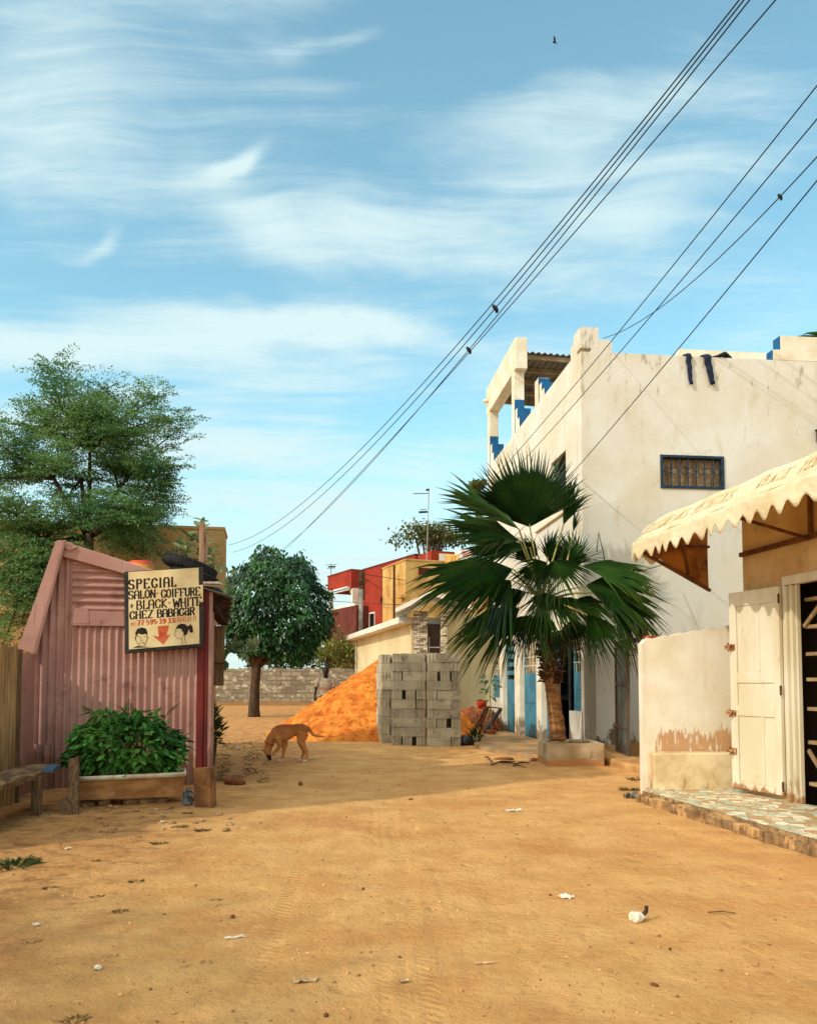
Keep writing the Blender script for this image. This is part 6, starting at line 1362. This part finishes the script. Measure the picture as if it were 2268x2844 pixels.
f3 = cable('third power cable of the bundle, reaching lowest to the round tree', (2080,0,10.1), (778,1530,45), (1278,1000))
f4 = cable('rightmost cable of the bundle, joining the third cable at a clamp', (2152,0,10.15), (783,1534,45), (1500,752))
g1_ = cable('cable crossing the upper right corner nearest the bundle', (2268,237,6), (1103,1556,38), (1750,880), .006)
g2_ = cable('second cable in the upper right, passing before the merlon of the white building', (2268,330,6), (1143,1552,38), (1807,880), .006)
g3_ = cable('lowest cable in the upper right, crossing the front wall of the white building', (2268,501,6), (1180,1690,38), (1576,1330), .006)
g4_ = cable('cable ending at the corner merlon of the white building', (2268,435,6), (1674,939,14.45), (2165,547), .006)
def clamp(p, label, s=1.0):
    a = MB(); a.ball((0,0,0), (.10,.05,.045), 10, 7, Matrix.Rotation(.9,3,'Y')); a.ball((.03,0,-.05), (.04,.035,.06), 8, 6); o = a.build('cable_clamp', mat('clamp_black', (.01,.01,.012), None, rough=.6), loc=p); o.scale = (s,s,s); tag(o, label, 'clamp')
def at_px(f, px): return min((f(t/800) for t in range(800)), key=lambda p: abs(proj(p)[0]-px))
clamp(at_px(f2, 1376), 'dark cable clamp on the second power cable of the bundle'); clamp(at_px(f3, 1302), 'dark clamp where the two lowest cables of the bundle join'); clamp(at_px(g4_, 2165), 'dark splice on the cable that ends at the corner merlon', .32)
SW_ = [((1004,1594,32.4),(1126,1612,36.0),None,'thin wire from the utility pole to the ochre house'), ((1004,1600,32.4),(1063,1640,38.5),None,'thin wire from the utility pole down to the red house'), ((905,1668,48),(1135,1680,35.0),(1004,1675),'thin wire strung low across the red and ochre houses')]
for a_, b_, m_, lab in SW_: cable(lab, a_, b_, m_, .014, 0, 1, 'service wires at the utility pole', 'service_wire')
cable('thin drop wire beside the awning tip on the white wall', (1768,1590,13.4), (1835,1570,14.3), None, .008, 0, 1, 'drop wires on the white wall', 'drop_wire')
a = MB(); a.tube([C0+V*.25+U*-.02+Vector((0,0,3.75)), P(1662,1480,14.4), P(1676,1540,14.4), P(1681,1590,14.4)], .009, 5); o = a.build('drop_wire', CABLE, smooth=True); tag(o, 'loose wire curling down the white wall behind the palm', 'cable', 'drop wires on the white wall')
# bird
bp = P(1540, 117, 42); bd = thing('bird', 'small dark bird flying high in the sky', 'bird', bp); BD = mat('dark_feathers', srgb(34,36,40), None, rough=.8)
a = MB(); a.tube([(-.13,0,.02),(-.06,0,0),(.05,0,-.02),(.15,.0,-.06)], [.01,.035,.03,.006], 8); a.build('body', BD, bd, smooth=True)
for s in (-1,1): a = MB(); a.add([(-.05,0,.01),(.05,0,0),(.02,s*.12,.16),(-.10,s*.2,.24),(-.08,s*.1,.12)], [(0,1,2,3,4)]); sol(a.build('wing', BD, bd), .008)

# ------------------------------------------------------------------ litter, stones, weeds on the ground
LIT = mat('white_litter', srgb(232,224,206), srgb(190,176,150), 20, rough=.6); LITD = mat('dark_litter', srgb(70,46,36), srgb(40,28,24), 20, rough=.7)
def scrap(px, py, sx, sy, label, m=LIT, h=.03, seed=0, name='paper_scrap', cat='litter'):
    p = G(px, py); n = 7; vs = []; fs = []
    for i in range(n):
        for j in range(n):
            u, v = i/(n-1)-.5, j/(n-1)-.5; q = Vector((u*4, v*4, seed*3.3)); rr2 = 1-.25*mnoise.noise(q*.7)
            vs.append((u*sx*rr2, v*sy*rr2, abs(mnoise.noise(q))*h*1.6+.004))
    for i in range(n-1):
        for j in range(n-1): fs.append((i*n+j,(i+1)*n+j,(i+1)*n+j+1,i*n+j+1))
    a = MB(); a.add(vs, fs); o = a.build(name, m, None, loc=on(p.x,p.y,.0), rotz=seed*1.3); sol(o, .003); return tag(o, label, cat)
scrap(845,2738,.10,.045,'pale curled scrap lying in the foreground sand left of centre',mat('cardboard_scrap',srgb(206,178,136),srgb(170,138,98),9,rough=.8),.016,.1)
cp = G(1767,2560); ct = thing('crumpled_wrapper','crumpled white wrapper with a dark neck on the sand at right','litter', on(cp.x,cp.y)); a = MB(); a.ball((0,0,.03),(.046,.033,.03),12,8); o = a.build('body', LIT, ct)
for v in o.data.vertices: v.co += mnoise.noise_vector(v.co*30)*.02
a = MB(); a.tube([(.03,0,.035),(.055,0,.06),(.058,0,.09)], [.014,.012,.011], 8); a.build('neck', LITD, ct)
scrap(1570,2492,.085,.06,'flat white paper scrap in mid sand left of the crumpled wrapper',LIT,.02,2)
scrap(1424,2256,.16,.05,'torn white strip on the sand farther up the middle of the lane',LIT,.03,.2)
scrap(272,2697,.05,.03,'tiny white scrap near the lower left corner',LIT,.015,4)
scrap(650,2610,.10,.02,'thin pale sliver on the sand left of the middle',LIT,.012,.3)
scrap(1345,2684,.09,.012,'pale dry straw sliver in the middle foreground',MATS['cardboard_scrap'],.01,.05)
scrap(1119,2738,.05,.02,'small pale chip in the foreground right of the curled scrap',MATS['cardboard_scrap'],.01,.4)
scrap(1685,2122,.07,.05,'white plastic scrap beside the concrete planter',LIT,.06,7)
scrap(188,2360,.05,.03,'small white scrap on the dark sand before the bench',LIT,.015,8)
scrap(100,2572,.03,.03,'tiny white crumb at the left picture edge',LIT,.01,9)
scrap(452,2288,.07,.03,'white scrap among the stones in front of the trough',LIT,.02,1)
p = G(1755,2210); scrap(1752,2215,.16,.10,'translucent grey plastic sheet by the weeds at the forecourt corner',MATS['grey_bag'],.07,5)
a = MB(); q0_, q1_ = G(1965,2540), G(2042,2543); a.tube([q0_+Vector((0,0,.012)), q0_.lerp(q1_,.5)+Vector((0,0,.02)), q1_+Vector((0,0,.012))], .004, 5); o = a.build('twig', WOODOLD); tag(o, 'thin straight twig lying on the sand at right', 'twig')
for k,(x0_,y0_,x1_,y1_) in enumerate(((1362,2128,1430,2118),(1390,2122,1460,2136),(1425,2130,1470,2122),(1346,2105,1366,2122))):
    a = MB(); p0_, p1_ = G(x0_,y0_), G(x1_,y1_); a.tube([p0_+Vector((0,0,.015)), p0_.lerp(p1_,.4)+Vector((.01,.02,.05)), p1_+Vector((0,0,.02))], [.010,.014,.006], 6); o = a.build('twig', LITD); tag(o, ['long dry brown twig on the sand left of the planter','forked dry stick lying before the porch','short dark stick touching the planter corner','small brown twig at the porch edge'][k], 'twig')
CLOD = mat('red_clod', srgb(140,82,46), srgb(104,60,36), 14, rough=.95, bump=.012, bscale=40)
rocks = [(645,2178,.16,.10,.07,'large brown rock on the sand beside the shack corner'),(905,2836,.013,.011,.010,'reddish clod at the bottom edge of the picture'),(1007,2472,.010,.010,.010,'small red clod left of the tyre tracks'),(645,2553,.020,.015,.012,'brown clod on the sand left of centre'),(1140,2220,.03,.02,.02,'dark lump on the sand in the middle of the lane'),(833,2180,.035,.03,.04,'brown clod in the shade below the dog'),(1528,2484,.010,.010,.010,'dark speck of stone beside the paper scrap'),(1815,2745,.022,.014,.010,'flat reddish clod low at right'),(1860,2636,.009,.008,.008,'small brown stone below the wrapper'),(600,2020,.05,.04,.04,'white stone beyond the shack corner'),(660,2078,.05,.04,.035,'white stone on the weedy sand left of the dog'),(1400,2108,.16,.10,.06,'broken slab edge stone below the porch'),(1480,2112,.20,.09,.05,'flat earthen stone below the porch near the planter')]
for k, (px,py,a0,a1,a2,lab) in enumerate(rocks): p = G(px,py); stone(on(p.x,p.y,a2*.35), (a0,a1,a2), lab, 'stone', None, LIT if 'white' in lab else CLOD, 'stone', k+11)
random.seed(21)
for k in range(26):
    px = random.uniform(225,640); py = random.uniform(2245,2330)-abs(px-430)*.05; p = G(px,py); r = random.uniform(.012,.034); stone(on(p.x,p.y,r*.3), (r*1.3,r,r*.8), 'small loose stone on the sand before the trough planter', 'stone', 'loose stones before the trough planter', None, 'stone', k+40)
# fine gravel: uncountable
gvv = MB(); pm = MB(); pm.ball((0,0,0), (1,.8,.6), 6, 4)
for k in range(1600):
    Y = 3.0+random.random()**1.6*15; X = random.uniform(-.56,.56)*Y
    if X < -2.2 and Y > 8.3 or X > 2.5 and Y > 6.0: continue
    r = random.choice((.003,.004,.005,.006,.009))*(1+.06*Y); z = gz(X,Y); q = random.uniform(0,6.3); c_, s_3 = math.cos(q), math.sin(q)
    gvv.add([(X+(x*c_-y*s_3)*r, Y+(x*s_3+y*c_)*r, z+z2*r+r*.2) for x,y,z2 in pm.v], pm.f)
o = gvv.build('gravel', mat('gravel_bits', srgb(200,150,100), srgb(144,100,64), 40, rough=.95, island=.5)); tag(o, kind='stuff')
# weeds: tufts with blades
TUFT = leafmat('dry_grass', srgb(128,108,58), srgb(88,78,42), .2, .8, .5); TUFG = leafmat('green_grass', srgb(74,92,42), srgb(54,70,34), .2, .8, .4)
tl = [(30,2410,.20,'g'),(60,2395,.12,'g'),(445,2342,.08,'d'),(265,2392,.04,'d'),(270,2492,.05,'d'),(335,2536,.05,'d'),(310,2660,.04,'d'),(575,2682,.035,'d'),(210,2830,.06,'d'),(90,2618,.05,'d'),(500,2300,.08,'d'),(560,2310,.08,'d'),(520,2260,.06,'d'),(1770,2165,.16,'d'),(1745,2195,.14,'d'),(1800,2180,.1,'d'),(1760,2140,.10,'d'),(140,2470,.06,'d'),(380,2450,.06,'d'),(600,2500,.04,'d')]
for k, (px,py,sz,t) in enumerate(tl):
    p = G(px,py); n = 120; q = rng.uniform(0,6.28,n); rad = rng.uniform(0,1,n)**.7*sz*.75; pos = np.stack([np.cos(q)*rad, np.sin(q)*rad*.8, np.full(n,-.005)],1); d = np.stack([np.cos(q)*.9, np.sin(q)*.9, rng.uniform(.15,.9,n)],1)
    o = foliage('grass_tuft', LEAF_SLIM, pos, d, np.tile([0,0,1.],(n,1))+rng.normal(0,.3,(n,3)), rng.uniform(.2,.6,n)*sz, rng.uniform(.018,.045,n)*sz, TUFG if t == 'g' else TUFT, None); o.location = on(p.x,p.y)
    tag(o, 'small tuft of '+('green' if t == 'g' else 'dry')+(' weeds by the left picture edge' if t == 'g' else ' grass on the open sand' if px < 1700 else ' grass by the gate kerb and forecourt corner'), 'grass tuft', 'grass tufts on the sand')
# trampled weeds around the dog: ground cover
n = 1500; X = rng.uniform(600,745,n); Yp = rng.uniform(2035,2175,n); pts = []; 
for x_, y_ in zip(X, Yp):
    if mnoise.noise(Vector((x_*.022,y_*.05,3))) > -.02: p = G(x_, y_); pts.append((p.x, p.y, gz(p.x,p.y)))
n = len(pts); q = rng.uniform(0,6.28,n); o = foliage('ground_weeds', LEAF_SLIM, pts, np.stack([np.cos(q),np.sin(q),rng.uniform(.1,.6,n)],1), np.tile([0,0,1.],(n,1)), rng.uniform(.03,.08,n), rng.uniform(.012,.02,n), TUFT, None); tag(o, kind='stuff')
# ------------------------------------------------------------------ house and tree added out of view left of the lane, to shade it
NB = mat('added_house_plaster', srgb(206,178,130), srgb(180,146,98), 1.2, rough=.9, bump=.01, bscale=10)
nb = thing('house', 'unseen plastered house with a tall tower, added left of the plank fence to shade the lane', 'house', (-5.75,5.2,0))
a = MB(); a.box((-1.25,0,-.3),(0,2.0,7.5)); a.box((-1.3,-.05,7.502),(.05,2.05,7.62)); a.build('shade_tower', NB, nb)  # added tower, shaped to throw the shadow band across the lane
a = MB(); a.box((-6,-.6,-.3),(-1.254,1.6,4.0)); a.box((-6.1,-.7,4.002),(-1.256,1.7,4.14)); a.build('wall', NB, nb)
for z in (1.4, 4.4): a = MB(); a.box((.002,.6,z),(.03,1.3,z+1.0)); f_ = a.build('window', TEAL, nb); b = MB(); b.box((.032,.66,z+.06),(.036,1.24,z+.94)); b.build('pane', DARKHOLE, f_)
c = (-10.8, -3.4, 6.9); st_ = shrub('added_shade_tree', 'unseen airy tree added left of the camera to cast soft shade', 'tree', c, (2.2,2.3,1.3), 2600, LEAF_OVAL, .15, .075, DUSTY, lower=-.8)  # sparse crown placed out of view for soft shade on the foreground
a = MB(); a.tube([(0,0,-.3),(.05,.03,3.4),(0,0,6.2)], [.16,.13,.09], 8); a.build('trunk', BARK, st_)
